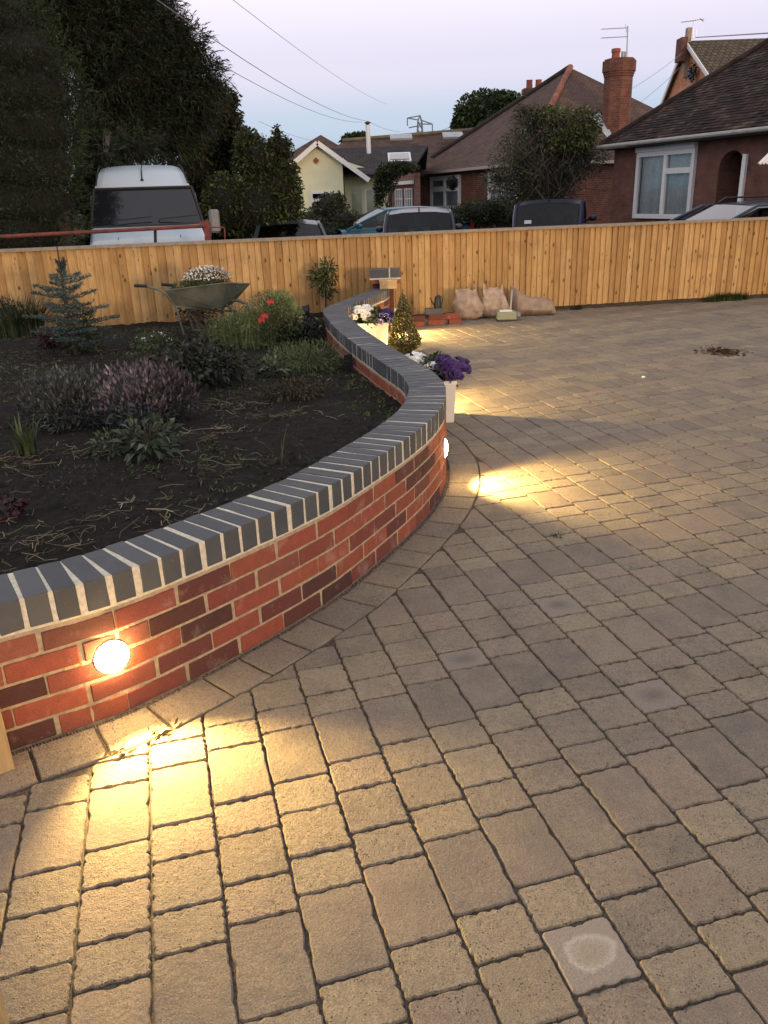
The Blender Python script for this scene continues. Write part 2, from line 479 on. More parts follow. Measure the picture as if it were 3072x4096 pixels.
# ------------------------------------------------------------------ ground and driveway
g = MB(); g.box(-600, 600, -200, 900, -1.2, -.12)
tag(g.build('ground', MAT['lawn']), kind='structure')
rd = MB(); rd.box(-60, 60, 12.6, 26, -.118, -.100)
tag(rd.build('road', MAT['asphalt']), kind='structure')
db = MB(); db.box(-9, 12, -4, 13.2, -.2, -.0088)
drive = db.build('driveway', MAT['joint']); tag(drive, 'driveway of tumbled concrete block paving', kind='structure')

PW, PHI, PC = .16771, R(14.8901), -.19102
PN = np.array([math.cos(PHI), math.sin(PHI)]); PT = np.array([-PN[1], PN[0]])
PERIOD = [.243, .130, .162, .1215]
PSUM = sum(PERIOD)
def outline(L, W, k=0, seg=4, jit=.0035, rg=random):
    hx, hy = W / 2 - .0020, L / 2 - .0020
    c = .0075
    base = []
    corners = [(hx, hy), (-hx, hy), (-hx, -hy), (hx, -hy)]
    for q in range(4):
        a = np.array(corners[q]); b = np.array(corners[(q + 1) % 4])
        d = (b - a) / np.linalg.norm(b - a); n = np.array([-d[1], d[0]])
        ln = np.linalg.norm(b - a)
        for j in range(seg + 1):
            s = c + (ln - 2 * c) * j / seg
            if j == 0: prev = 0.0
            jj = (rg.uniform(-.3, 1) ** 3 * jit * 1.5 + .0010 * math.sin(j * 1.9 + q * 2 + k)) if 0 < j < seg else rg.uniform(0, jit * .7)
            jj = prev * .22 + jj * .78; prev = jj
            base.append(a + d * s + n * jj)
    return base
def paver_mesh(name, pts, top=None, mat='paver', ztilt=(0, 0)):
    P = np.array(pts); c = P.mean(0)
    k = len(P)
    r = c - P; ln = np.linalg.norm(r, axis=1)[:, None]
    inner = P + r / np.maximum(ln, 1e-6) * .0038
    V = [(x, y, 0.0) for x, y in inner] + [(x, y, -.0045) for x, y in P] + [(x, y, -.032) for x, y in P]
    F = [tuple(range(k))]
    for a in (0, k):
        F += [(a + i, a + k + i, a + k + (i + 1) % k, a + (i + 1) % k) for i in range(k)]
    # top must face up
    area = 0.5 * sum(P[i][0] * P[(i + 1) % k][1] - P[(i + 1) % k][0] * P[i][1] for i in range(k))
    if area < 0: F = [tuple(reversed(f)) for f in F]
    return V, F
GAP = .203
blocks = []          # (centre, rot, kind, outline or None)
protos = {}
for li in range(4):
    for v in range(5):
        V, F = paver_mesh('paver', outline(PERIOD[li], PW, k=v, seg=14, jit=.0052))
        protos[(li, v)] = np_mesh('paver', V, F, MAT['paver' if li == 0 else 'paver2'])
stain_dark = stain_mat('dark_patched_concrete', (.155, .130, .106), False)
stain_red = stain_mat('russet_patched_concrete', (.22, .13, .085), False)
stain_ring = stain_mat('salt_ringed_concrete', (.2, .17, .13), True)
angle = PHI
cosA, sinA = math.cos(PHI), math.sin(PHI)
rot2 = np.array([[cosA, -sinA], [sinA, cosA]])
for i in range(-26, 60):
    for mth in range(-6, 26):
        v = 2.095 + .037 * (i - 1) + mth * PSUM
        for li, L in enumerate(PERIOD):
            cv = v - L / 2; v -= L
            C = PN * (PC + (i + .5) * PW) + PT * cv
            if C[1] > fy(C[0]) + .05 or C[1] < -1.0 or C[0] > 8.5: continue
            if C[1] < .9 and abs(C[0]) > 2.2: continue
            d0, _ = sd(C)
            if d0 < GAP - .16: continue
            if C[1] > 10.2 and C[0] < .3: continue
            px, py, dd = proj((C[0], C[1], 0)) if C[1] > .2 else (9999, 9999, 1)
            area = (L * PW) / max(dd, .5) ** 3
            vis = -60 < px < 1720 and py < 2290
            if d0 > GAP + .15:
                blocks.append((area if vis else 0, C, li, None))
            else:
                pts = outline(L, PW, seg=12, jit=.006)
                Q = []; cut = 0
                for q in pts:
                    G = C + rot2 @ q
                    dq, iq = sd(G)
                    if dq < GAP: G = WP[iq] + WN[iq] * GAP; cut += 1
                    Q.append(G)
                Q2 = [Q[0]]
                for q in Q[1:]:
                    if np.linalg.norm(q - Q2[-1]) > .004: Q2.append(q)
                if len(Q2) < 5: continue
                QQ = np.array(Q2); ar = .5 * abs(np.sum(QQ[:, 0] * np.roll(QQ[:, 1], -1) - np.roll(QQ[:, 0], -1) * QQ[:, 1]))
                if ar < .0022: continue
                blocks.append((area if vis else 0, QQ.mean(0), li, QQ if cut else (QQ)))
# border course beside the wall
s = 20.0
bl = [.20, .17, .215, .16, .19, .18]
kk = 0
while s < len(WP) - 40:
    L = bl[kk % 6] * 100; kk += 1
    a, b = int(s), int(min(s + L, len(WP) - 2))
    pts = []
    ga = .004
    for j in range(7):
        q = a + (b - a) * j / 6; q = int(q); sh = ga * (1 if j == 0 else -1 if j == 6 else 0)
        pts.append(WP[q] + WN[q] * (.197 - abs(random.gauss(0, .0015))) + WT[q] * sh)
    for j in range(4):
        d = .197 - (.197 - .022) * (j + 1) / 5
        pts.append(WP[b] + WN[b] * d - WT[b] * (ga + random.uniform(0, .003)))
    for j in range(6, -1, -1):
        q = int(a + (b - a) * j / 6); sh = ga * (1 if j == 0 else -1 if j == 6 else 0)
        pts.append(WP[q] + WN[q] * (.020 + abs(random.gauss(0, .002))) + WT[q] * sh)
    for j in range(4):
        d = .022 + (.197 - .022) * (j + 1) / 5
        pts.append(WP[a] + WN[a] * d + WT[a] * (ga + random.uniform(0, .003)))
    QQ = np.array(pts); C = QQ.mean(0)
    px, py, dd = proj((C[0], C[1], 0))
    vis = -60 < px < 1720 and py < 2290
    hid = C[1] > 5.2
    blocks.append((.03 / dd ** 3 if vis and not hid else 0, C, 5, QQ))
    s += L
blocks.sort(key=lambda b_: -b_[0])
SV, SF, SM = [], [], []
for n_, (ar, C, li, QQ) in enumerate(blocks):
    z = random.uniform(-.0018, .0018)
    tilt = (random.gauss(0, .006), random.gauss(0, .006), 0)
    if n_ < 298:
        if QQ is None:
            me = protos[(li, random.randrange(5))]
            px, py, _ = proj((C[0], C[1], 0))
            o = link('paver', me, drive, (C[0], C[1], z), (tilt[0], tilt[1], PHI + (math.pi if random.random() < .5 else 0)))
            special = None
            for (sx_, sy_, sm) in ((1280, 2065, stain_ring), (1440, 2145, stain_red), (1400, 1510, stain_dark), (1213, 1310, stain_dark), (1010, 1423, stain_dark)):
                if abs(px - sx_) < 42 and abs(py - sy_) < 30 and sm is not None:
                    special = sm
            if special is not None:
                o.data = me.copy(); o.data.materials[0] = special
                if special is stain_ring: tag(o, 'square paver with a pale ring-shaped salt stain')
                elif special is stain_red: tag(o, 'square paver with a russet patch in its middle')
                else: tag(o, 'paver with a darker patch in its middle')
        else:
            V, F = paver_mesh('paver', QQ - C)
            link('paver', np_mesh('paver', V, F, MAT['paver' if li == 0 else 'paver2']), drive, (C[0], C[1], z), (tilt[0] * .6, tilt[1] * .6, 0))
    else:
        if QQ is None:
            pts = [C + rot2 @ q for q in outline(PERIOD[li], PW, seg=2, jit=.003)]
        else: pts = list(QQ)
        V, F = paver_mesh('p', np.array(pts))
        b_ = len(SV)
        SV += [(x, y, zz + z + tilt[0] * (y - C[1]) + tilt[1] * (x - C[0])) for x, y, zz in V]
        SF += [tuple(b_ + q for q in f) for f in F]; SM += [0 if li == 0 else 1] * len(F)
o = link('paver_field', np_mesh('paver_field', SV, SF, [MAT['paver'], MAT['paver2']], SM), drive); o['kind'] = 'stuff'

# ------------------------------------------------------------------ garden wall
wall = thing('garden_wall', 'curving low red brick garden wall with blue engineering brick coping', 'garden wall', (0, 4.5, 0))
WL = wall.location
def bevel_box(sx_, sy_, sz_, bev=.003, jit=.0012):
    bm = bmesh.new(); bmesh.ops.create_cube(bm, size=1.0)
    for v in bm.verts:
        v.co = Vector((v.co.x * sx_ + random.uniform(-jit, jit), v.co.y * sy_ + random.uniform(-jit, jit), v.co.z * sz_ + random.uniform(-jit, jit)))
    bmesh.ops.bevel(bm, geom=list(bm.edges), offset=bev, segments=1, affect='EDGES')
    me = bpy.data.meshes.new('brick'); bm.to_mesh(me); bm.free()
    return me
cop_me = []
for v in range(6):
    me = bevel_box(.0678, .219, .1025, .0028, .0016); me.materials.append(MAT['coping']); cop_me.append(me)
brk_me = []
for v in range(5):
    me = bevel_box(.215, .060, .065, .003, .0012); me.materials.append(MAT['brick']); brk_me.append(me)
hbrk = bevel_box(.1025, .060, .065, .003, .0012); hbrk.materials.append(MAT['brick'])
CP = WP - WN * .1075
dC = np.r_[0, np.cumsum(np.linalg.norm(np.diff(CP, axis=0), axis=1))]
end_c = dC[s_at(10.42)]
sq = .5
lampS = [None] * 5
while sq < end_c:
    i = int(np.searchsorted(dC, sq)); i = min(i, len(CP) - 1)
    a = math.atan2(WT[i][1], WT[i][0])
    link('coping_brick', cop_me[random.randrange(6)], wall,
         (CP[i][0] - WL.x, CP[i][1] - WL.y, .3865 + .0515 + random.uniform(-.0006, .0010)),
         (random.gauss(0, .003), random.gauss(0, .002), a + random.gauss(0, .010)))
    sq += .0805
def sweep(offs, name, mat, jit, step=1, i0=20, i1=None):
    i1 = i1 or s_at(10.45)
    rows = []
    for i in range(i0, i1, step):
        rows.append([(WP[i][0] + WN[i][0] * (d + random.gauss(0, jit)), WP[i][1] + WN[i][1] * (d + random.gauss(0, jit)), z + random.gauss(0, jit * .7)) for d, z in offs])
    m = MB(); m.grid(rows, closed=True)
    m.add(rows[0], [tuple(range(len(offs)))]); m.add(rows[-1], [tuple(range(len(offs) - 1, -1, -1))])
    return m.build(name, mat, wall, smooth=False)
zs = np.linspace(.380, .4858, 7)
sweep([(-.0008, z) for z in zs] + [(-.05, .4862), (-.11, .4862), (-.165, .4862)] + [(-.2145, z) for z in zs[::-1]], 'coping_mortar', MAT['cmortar'], .0005)
sweep([(-.0035, -.02), (-.0035, .1), (-.0035, .2), (-.0035, .3), (-.0035, .384), (-.2115, .384), (-.2115, .2), (-.2115, 0.0)], 'mortar', MAT['mortar'], .0008, 1)
dO = np.arange(len(WP)) * .01
LAMPS = []
def lay(course, off, y0, y1, back=False):
    z = .375 - .075 * course + .0325 + .0
    src = WP - WN * .215 if back else WP
    dd = np.r_[0, np.cumsum(np.linalg.norm(np.diff(src, axis=0), axis=1))]
    ss = (.25 + off)
    e = dd[s_at(10.42)]
    n = 0
    while ss < e:
        i = int(np.searchsorted(dd, ss)); i = min(i, len(src) - 1)
        j0 = int(np.searchsorted(dd, ss - .1)); j1 = min(int(np.searchsorted(dd, ss + .1)), len(src) - 1)
        if y0 < src[i][1] < y1:
            ch = src[j1] - src[j0]; a = math.atan2(ch[1], ch[0]); mid = (src[j0] + src[j1] + src[i]) / 3
            nrm = WN[i] * (-1 if back else 1)
            pc = mid - nrm * (.030 - random.uniform(0, .001))
            link('brick', brk_me[random.randrange(5)], wall, (pc[0] - WL.x, pc[1] - WL.y, z), (0, random.gauss(0, .004), a))
            n += 1
        ss += .226
    return n
tot = 0
for c_ in range(1, 6): tot += lay(c_, .113 * (c_ % 2) + random.uniform(-.006, .006), 1.45, 10.4)
tot += lay(1, .05, 4.0, 8.2, True); tot += lay(2, .163, 4.0, 8.0, True)

# wall lights
lamp_rim = simple('lamp_rim_enamel', (.72, .70, .66), .4, .05, 30)
lamp_lens = emit_mat('lit_lamp_lens', (1.0, .66, .27), 110.0)
lamp_info = [(s_at(2.235), .215, 'lit round wall light nearest the camera, under the coping by the timber post', 46),
             (s_at(4.36), .215, 'lit wall light seen edge-on at the outermost bulge of the wall', 46),
             (s_at(6.12), .215, 'lit wall light hidden just behind the nearer white planter', 66),
             (s_at(8.40), .215, 'lit wall light between the farther planter and the cone topiary', 26),
             (s_at(9.80), .215, 'lit wall light at the far end of the wall near the fence', 85)]
for i, z, lab, en in lamp_info:
    n3 = Vector((WN[i][0], WN[i][1], 0)); P = Vector((WP[i][0], WP[i][1], z))
    L_ = thing('wall_light', lab, 'wall light', P, group='round lights set in the garden wall')
    q = n3.to_track_quat('Z', 'Y').to_matrix()
    def lat(prof, nm, mt, off):
        m = MB(); m.lathe(prof, k=24)
        m.v = [tuple(q @ Vector(v) + n3 * off) for v in m.v]
        return m.build(nm, mt, L_, smooth=True, local=True)
    lat([(.056, -.02), (.056, .003), (.055, .004), (.053, .004), (.051, .002)], 'rim', lamp_rim, 0)
    dm = .45 if 'edge-on' in lab else 1.0
    lat([(.0545, .003), (.0535 - (1 - dm) * .012, .003 + .009 * dm), (.045 - (1 - dm) * .012, .003 + .019 * dm), (.026, .003 + .026 * dm), (.002, .003 + .028 * dm)], 'lens', lamp_lens, 0)
    sp = bpy.data.lights.new('bulb', 'SPOT'); sp.energy = en * 2.9; sp.spot_size = R(100); sp.spot_blend = .75
    sp.color = (1.0, .66, .235); sp.shadow_soft_size = .014
    spo = bpy.data.objects.new('bulb', sp); spo.parent = L_
    spo.location = n3 * .044
    spo.rotation_euler = (-(n3 * math.cos(R(20)) - Vector((0, 0, 1)) * math.sin(R(20)))).to_track_quat('Z', 'Y').to_euler()
    COL.objects.link(spo)

# pier block on the end of the wall
pc = at(832, 603, 10.38); pc = np.array([pc[0], 10.38])
pier = thing('wall_pier', 'unfinished pier of blue, red and buff bricks at the far end of the wall', 'brick pier', (pc[0], pc[1], 0))
def pbox(nm, x0, x1, y0, y1, z0, z1, mt): 
    m = MB(); m.box(x0, x1, y0, y1, z0, z1); o = m.build(nm, mt, pier, local=True)
    return o
pbox('pier_core', -.165, .10, -.10, .12, 0, .54, MAT['brick'])
pbox('brick', -.178, .178, -.125, .14, .545, .59, MAT['brick'])
pbox('mortar', -.19, .19, -.13, .145, .592, .612, MAT['cmortar'])
pbox('blue_brick', -.187, .045, -.12, .14, .613, .71, MAT['coping'])
pbox('blue_brick', .062, .185, -.12, .14, .613, .71, MAT['coping'])
pbox('mortar', .046, .061, -.122, .13, .612, .712, MAT['cmortar'])
buff = simple('buff_stone', (.42, .31, .17), .85, .15, 30, 120, .003)
pbox('buff_block', -.07, .135, -.235, -.132, .492, .575, buff)
pbox('buff_block', -.078, .143, -.24, -.1315, .576, .60, buff)

# ------------------------------------------------------------------ fence
fence = thing('timber_fence', 'long new timber fence of upright boards with weathered capping rail', 'fence', (0, 10.97, 0))
FA = math.atan(.17)
bd_me = []
for v in range(5):
    m = MB(); wd = [.102, .104, .100, .106, .098][v]
    # feather-edge profile
    m.add([(-wd / 2, 0, 0), (wd / 2, 0, 0), (wd / 2, -.007, 0), (-wd / 2, -.026, 0), (-wd / 2, 0, 1.01), (wd / 2, 0, 1.01), (wd / 2, -.007, 1.01), (-wd / 2, -.026, 1.01)],
          [(0, 3, 2, 1), (4, 5, 6, 7), (0, 1, 5, 4), (3, 7, 6, 2), (0, 4, 7, 3), (1, 2, 6, 5)])
    me = m.mesh('board', MAT['fence']); bd_me.append(me)
x = -6.6; nb = 0
while x < 7.6:
    sp_ = (
           .0945 if x < -2.2 else .088 if x < -.5 else .081) + random.uniform(-.005, .0035)
    o = link('board', bd_me[random.randrange(5)], fence, (x, .17 * x + random.uniform(-.002, .002), .055 + random.uniform(-.003, .003)),
             (random.gauss(0, .003), random.gauss(0, .004), FA + .06))
    x += sp_; nb += 1
m = MB()
def alongf(mb, x0, x1, y0, y1, z0, z1):
    a = np.array([x0, fy(x0)]); b = np.array([x1, fy(x1)])
    nrm = np.array([-FD[1], FD[0]])
    c = (a + b) / 2 + nrm * (y0 + y1) / 2
    hx = (b - a) / 2; hy = nrm * (y1 - y0) / 2
    mb.obox((c[0], c[1], (z0 + z1) / 2), (hx[0], hx[1], 0), (hy[0], hy[1], 0), (0, 0, (z1 - z0) / 2))
xx = -7.0
for q in range(6):
    mm = MB(); alongf(mm, xx + .002, xx + 2.49, -.055, .035, 1.066 + (q % 2) * .001, 1.102 + (q % 2) * .001)
    mm.build('capping_rail', MAT['cap'], fence); xx += 2.49
mm = MB(); alongf(mm, -7, 7.9, -.005, .025, -.1, .053); mm.build('gravel_board', MAT['gravelboard'], fence)
for z in (.2, .6, .95):
    mm = MB(); alongf(mm, -7, 7.9, .003, .045, z, z + .07); mm.build('rail', MAT['cap'], fence)
for q in range(7):
    mm = MB(); alongf(mm, -6.9 + q * 2.45, -6.8 + q * 2.45, .047, .147, -.2, 1.06); mm.build('post', MAT['cap'], fence)

# ------------------------------------------------------------------ garden bed
def hnoise(x, y, s, seed=0):
    from mathutils import noise as mn
    return mn.noise(Vector((x * s + seed, y * s - seed, seed * .37)))
def soilz(x, y):
    zz = max(.14, .305 - .0030 * max(0, y - 3) ** 2) + .025 * hnoise(x, y, 1.1, 3) + .012 * hnoise(x, y, 5, 5)
    return zz
SX = np.arange(-8.0, .6, .045); SY = np.arange(1.3, 11.2, .045)
V = []; idx = {}
F = []
for ix, x_ in enumerate(SX):
    for iy, y_ in enumerate(SY):
        if y_ > fy(x_) + .0: continue
        d_, ii = sd(np.array([x_, y_])) if x_ > -3.2 else (-1, 0)
        if d_ > -.09: continue
        if y_ < 1.45 + .0 and x_ > -2.4: continue
        idx[(ix, iy)] = len(V)
        V.append((x_, y_, soilz(x_, y_) + .018 * hnoise(x_, y_, 14, 9) + .010 * random.random()))
for (ix, iy), a in idx.items():
    b_, c_, d_ = idx.get((ix + 1, iy)), idx.get((ix + 1, iy + 1)), idx.get((ix, iy + 1))
    if None not in (b_, c_, d_): F.append((a, b_, c_, d_))
tag(link('garden_soil', np_mesh('garden_soil', V, F, MAT['soil'], smooth=True)), kind='structure')

def leaves(P, D, L, W, droop=.2, seed=0, fold=True):
    n = len(P)
    r_ = np.random.default_rng(seed)
    D = D / np.maximum(np.linalg.norm(D, axis=1), 1e-6)[:, None]
    rv = r_.normal(size=(n, 3)); S = np.cross(D, rv); S /= np.maximum(np.linalg.norm(S, axis=1), 1e-6)[:, None]
    L = np.broadcast_to(L, (n,))[:, None] * r_.uniform(.65, 1.25, (n, 1)); W = np.broadcast_to(W, (n,))[:, None]
    mid = P + D * L * .45; tip = P + D * L; tip[:, 2] -= (L * droop)[:, 0]
    V = np.stack([P, mid + S * W * .5, tip, mid - S * W * .5], 1).reshape(-1, 3)
    return V, np.arange(4 * n).reshape(n, 4)
def shell(n, lumps, seed=0, pw=.45):
    r_ = np.random.default_rng(seed)
    vol = np.array([(l[3] * l[4] + l[4] * l[5] + l[3] * l[5]) for l in lumps]); pk = r_.choice(len(lumps), n, p=vol / vol.sum())
    l = np.array(lumps)[pk]
    d = r_.normal(size=(n, 3)); d /= np.linalg.norm(d, axis=1)[:, None]
    rr = r_.uniform(0, 1, n) ** pw
    P = l[:, :3] + d * rr[:, None] * l[:, 3:6]
    O = d / l[:, 3:6]; O /= np.linalg.norm(O, axis=1)[:, None]
    return P, O
def crown(name, parent, lumps, n, L, W, mat, dirf=None, seed=1, spray=0, pw=.4, kind=None, droop=.2):
    P, O = shell(n, lumps, seed, pw)
    r_ = np.random.default_rng(seed + 5)
    D = O + r_.normal(size=P.shape) * .6
    if dirf is not None: D = D + np.array(dirf)
    if spray:
        D /= np.linalg.norm(D, axis=1)[:, None]
        P = np.repeat(P, spray, 0); D0 = np.repeat(D, spray, 0)
        k = np.tile(np.arange(spray), n)
        P = P + D0 * (k * L * .42)[:, None]
        D = D0 + r_.normal(size=P.shape) * .42
    V, F = leaves(P, D, L, W, droop, seed)
    V = V - np.array(wloc(parent)) if parent else V
    o = link(name, np_mesh(name, V, F, mat), parent)
    if kind: o['kind'] = kind
    return o
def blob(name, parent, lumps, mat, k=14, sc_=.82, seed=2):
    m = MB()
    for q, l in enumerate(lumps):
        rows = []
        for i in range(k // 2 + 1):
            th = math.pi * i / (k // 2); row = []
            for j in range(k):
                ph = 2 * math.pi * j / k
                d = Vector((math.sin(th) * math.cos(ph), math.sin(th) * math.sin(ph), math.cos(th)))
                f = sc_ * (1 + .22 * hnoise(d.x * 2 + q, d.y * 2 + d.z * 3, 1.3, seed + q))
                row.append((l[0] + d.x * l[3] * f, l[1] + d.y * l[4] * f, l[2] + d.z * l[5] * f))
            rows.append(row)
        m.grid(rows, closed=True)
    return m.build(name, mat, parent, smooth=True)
def blades(P, n, h, spread, wid, seed=0, lean=.5, segs=3, aim=None):
    r_ = np.random.default_rng(seed); V = []; F = []
    for q in range(n):
        a = r_.uniform(0, 2 * math.pi); rad = spread * math.sqrt(r_.uniform(0, 1)) * .35
        b = np.array([P[0] + math.cos(a) * rad, P[1] + math.sin(a) * rad, P[2]])
        a2 = a + r_.normal() * .5; ln = h * r_.uniform(.6, 1.15); ll = lean * r_.uniform(.3, 1.3)
        dv = np.array([math.cos(a2), math.sin(a2), 0]); sv = np.array([-dv[1], dv[0], 0]) if r_.uniform() < .5 else np.array([dv[1], -dv[0], .2])
        base = len(V)
        for k in range(segs + 1):
            t_ = k / segs
            c = b + dv * ln * ll * t_ ** 1.8 + np.array([0, 0, ln * (t_ - .35 * ll * t_ ** 2.5)])
            ww = wid * (1 - t_ ** 1.6) * .5 + .0006
            V += [c - sv * ww, c + sv * ww]
        for k in range(segs): F.append((base + 2 * k, base + 2 * k + 1, base + 2 * k + 3, base + 2 * k + 2))
    return V, F
def add_mesh(name, V, F, mat, parent, kind=None, smooth=False):
    V = np.array(V) - np.array(wloc(parent)) if parent else np.array(V)
    o = link(name, np_mesh(name, V, F, mat, smooth=smooth), parent)
    if kind: o['kind'] = kind
    return o

LM = dict(
    conifer=leafmat('cypress_foliage', (.014, .025, .009), (.028, .046, .015), (.050, .058, .024), .7),
    conifer2=leafmat('dark_cypress_foliage', (.010, .018, .008), (.021, .034, .013), (.040, .034, .018), .75),
    hedge=leafmat('leaf_mix_green', (.015, .025, .008), (.045, .062, .018), (.09, .10, .03), .6),
    haw=leafmat('hawthorn_leaf', (.018, .024, .012), (.036, .045, .018), (.07, .07, .04), .6),
    spruce=leafmat('blue_spruce_needles', (.040, .062, .058), (.085, .125, .115), (.16, .21, .18), .6),
    lav=leafmat('lavender_leaf', (.025, .03, .027), (.065, .072, .066), (.12, .13, .12), .7),
    lavf=leafmat('lavender_flower', (.065, .050, .060), (.15, .115, .13), (.26, .21, .23), .7),
    sage=leafmat('sage_leaf', (.025, .040, .018), (.055, .075, .040), (.12, .14, .09), .6),
    grass=leafmat('grass_blade', (.035, .055, .02), (.075, .10, .035), (.14, .14, .06), .6),
    poppyleaf=leafmat('feathery_green', (.06, .09, .03), (.15, .19, .07), (.28, .28, .14), .6),
    straw=leafmat('dry_straw', (.13, .095, .05), (.25, .20, .11), (.42, .36, .24), .8),
    darkleaf=leafmat('dark_leaf', (.008, .011, .007), (.020, .026, .015), (.04, .05, .03), .55),
    roundtree=leafmat('summer_leaf', (.016, .030, .010), (.04, .062, .02), (.08, .10, .03), .6),
    twig=simple('grey_twig', (.10, .085, .065), .85, .3, 20),
    bark=simple('bark', (.055, .042, .032), .9, .3, 12, 40, .01),
    white=leafmat('white_petal', (.62, .63, .60), (.78, .79, .76), (.8, .8, .8), .6),
    topi=leafmat('variegated_leaf', (.030, .032, .012), (.085, .080, .025), (.36, .32, .14), .5),
    petgreen=leafmat('petunia_leaf', (.02, .035, .01), (.07, .10, .03), (.12, .15, .05), .5),
)
petal_purple = simple('purple_petal', (.050, .018, .115), .6, .3, 30, rand=.35)
petal_white = simple('white_petal_face', (.76, .78, .76), .6, .08, 30, rand=.08)
petal_lilac = simple('lilac_rim', (.62, .50, .72), .6, .1, 30)
red_petal = simple('poppy_red', (.42, .025, .015), .5, .2, 30)

def stems(parent, P, n, h, spread, r, mat, seed=0, name='stem'):
    r_ = random.Random(seed); m = MB()
    for q in range(n):
        a = r_.uniform(0, 6.28); e = spread * r_.uniform(.2, 1)
        t = (P[0] + math.cos(a) * e, P[1] + math.sin(a) * e, P[2] + h * r_.uniform(.75, 1.05))
        mid = ((P[0] * .7 + t[0] * .3), (P[1] * .7 + t[1] * .3), P[2] + h * .5)
        m.tube([P, mid, t], [r, r * .8, r * .5], 4)
    return m.build(name, mat, parent)

def G(dx, dy):
    p = onz(dx, dy, .28)
    for _ in range(12): p = .5 * p + .5 * onz(dx, dy, soilz(p[0], p[1]))
    if p[1] > fy(p[0]) - .32:                      # keep it standing in front of the fence
        p = at(dx, dy, fy(p[0]) - .32); p[2] = soilz(p[0], p[1])
    return p

# lavender bushes
def lavender(dx, dy, rad, h, label, flower, seed):
    p = G(dx, dy); T = thing('lavender_bush', label, 'lavender', p, group='lavender bushes in the garden bed')
    l = [(p[0], p[1], p[2] + h * .35, rad * .9, rad * .8, h * .55)]
    crown('foliage', T, l, 5200, .055, .007, LM['lav'], (0, 0, .8), seed, pw=.5)
    P, O = shell(1500 if flower else 900, [(p[0], p[1], p[2] + h * .36, rad, rad * .9, h * .55), (p[0] - rad * .45, p[1], p[2] + h * .40, rad * .5, rad * .6, h * .62), (p[0] + rad * .4, p[1] + .05, p[2] + h * .5, rad * .5, rad * .5, h * .5), (p[0] + rad * .1, p[1] - .08, p[2] + h * .45, rad * .4, rad * .4, h * .66)], seed + 3, .22)
    P = P[O[:, 2] > -.15]; O = O[O[:, 2] > -.15]
    V, F = leaves(P, O * .5 + np.array([0, 0, .8]) + rng.normal(size=P.shape) * .25, .042, .015, 0, seed)
    V2, F2 = leaves(P, O * .5 + np.array([0, 0, .8]) + rng.normal(size=P.shape) * .25, .034, .014, 0, seed + 9)
    add_mesh('flower_spikes', np.vstack([V, V2]), np.vstack([F, F2 + len(V)]), LM['lavf'] if flower else LM['lav'], T, 'stuff')
    stems(T, tuple(p), 40, h * .8, rad * .8, .0022, LM['twig'], seed)
lavender(160, 915, .34, .34, 'grey-green lavender bush at the left, barely in flower', False, 11)
lavender(322, 915, .32, .36, 'pink-flowered lavender bush right of the grey one', True, 21)

# broad-leaved plants (sage-like)
def leafy(name, label, cat, dx, dy, rad, h, n, L, W, mat, seed, dirz=.5, flowers=None, group=None, flat=.6):
    p = G(dx, dy); T = thing(name, label, cat, p, group=group)
    l = [(p[0], p[1], p[2] + h * .45, rad, rad * .9, h * flat)]
    P, O = shell(n, l, seed, .5)
    keep = P[:, 2] > p[2] + .005; P, O = P[keep], O[keep]
    D = O + np.array([0, 0, dirz]) + np.random.default_rng(seed).normal(size=P.shape) * .4
    V, F = leaves(P, D, L, W, .35, seed)
    add_mesh('foliage', V, F, mat, T, 'stuff' if n > 350 else None)
    stems(T, tuple(p), 14, h * .9, rad * .7, .0025, LM['twig'], seed)
    if flowers:
        m_, nf, sz = flowers
        P, O = shell(nf, [(p[0], p[1], p[2] + h * .5, rad, rad * .9, h * .62)], seed + 8, .1)
        keep = O[:, 2] > 0.1; P, O = P[keep], O[keep]
        V, F = leaves(np.repeat(P, 3, 0), rng.normal(size=(len(P) * 3, 3)) + np.array([0, 0, .3]), sz, sz * .8, 0, seed)
        add_mesh('flowers', V, F, m_, T, 'stuff')
    return T, p
leafy('sage_plant', 'grey-green broad-leaved plant in front of the pink lavender', 'plant', 325, 985, .15, .20, 230, .075, .024, LM['sage'], 31)
leafy('leafy_plant', 'small grey-leaved plant left of the broad-leaved one', 'plant', 240, 985, .09, .12, 110, .055, .018, LM['sage'], 32)
leafy('dark_shrub', 'low dark-leaved rose bush in the middle of the bed', 'shrub', 430, 830, .38, .30, 1700, .050, .030, LM['darkleaf'], 33, .2)
leafy('feathery_plant', 'feathery green seedlings beside the wall bend', 'plant', 660, 800, .33, .22, 3000, .05, .006, LM['grass'], 34, .6)
leafy('leafy_plant', 'pale green weed at the foot of the feathery seedlings', 'plant', 590, 815, .10, .16, 90, .075, .026, LM['sage'], 35)
leafy('reddish_groundcover', 'rust-tinged low plant beside the pale straw', 'plant', 640, 855, .22, .10, 1200, .035, .010, leafmat('rusty_leaf', (.05, .03, .015), (.09, .06, .025), (.07, .09, .03)), 36)
leafy('bushy_perennial', 'dark bushy perennial close behind the poppies', 'plant', 650, 740, .26, .26, 1500, .045, .02, LM['darkleaf'], 37, .3, (leafmat('yellow_bud', (.3, .28, .03), (.4, .36, .05)), 14, .02))
leafy('daisy_clump', 'low clump of small white daisies in mid bed', 'flowers', 335, 752, .24, .14, 1600, .04, .008, LM['grass'], 38, .5, (LM['white'], 28, .022))
leafy('leafy_plant', 'pale-flowered upright weed below the blue spruce', 'plant', 180, 760, .20, .36, 900, .07, .014, LM['grass'], 39, .8, (leafmat('cream_petal', (.4, .38, .22), (.5, .48, .3)), 6, .045), flat=.7)
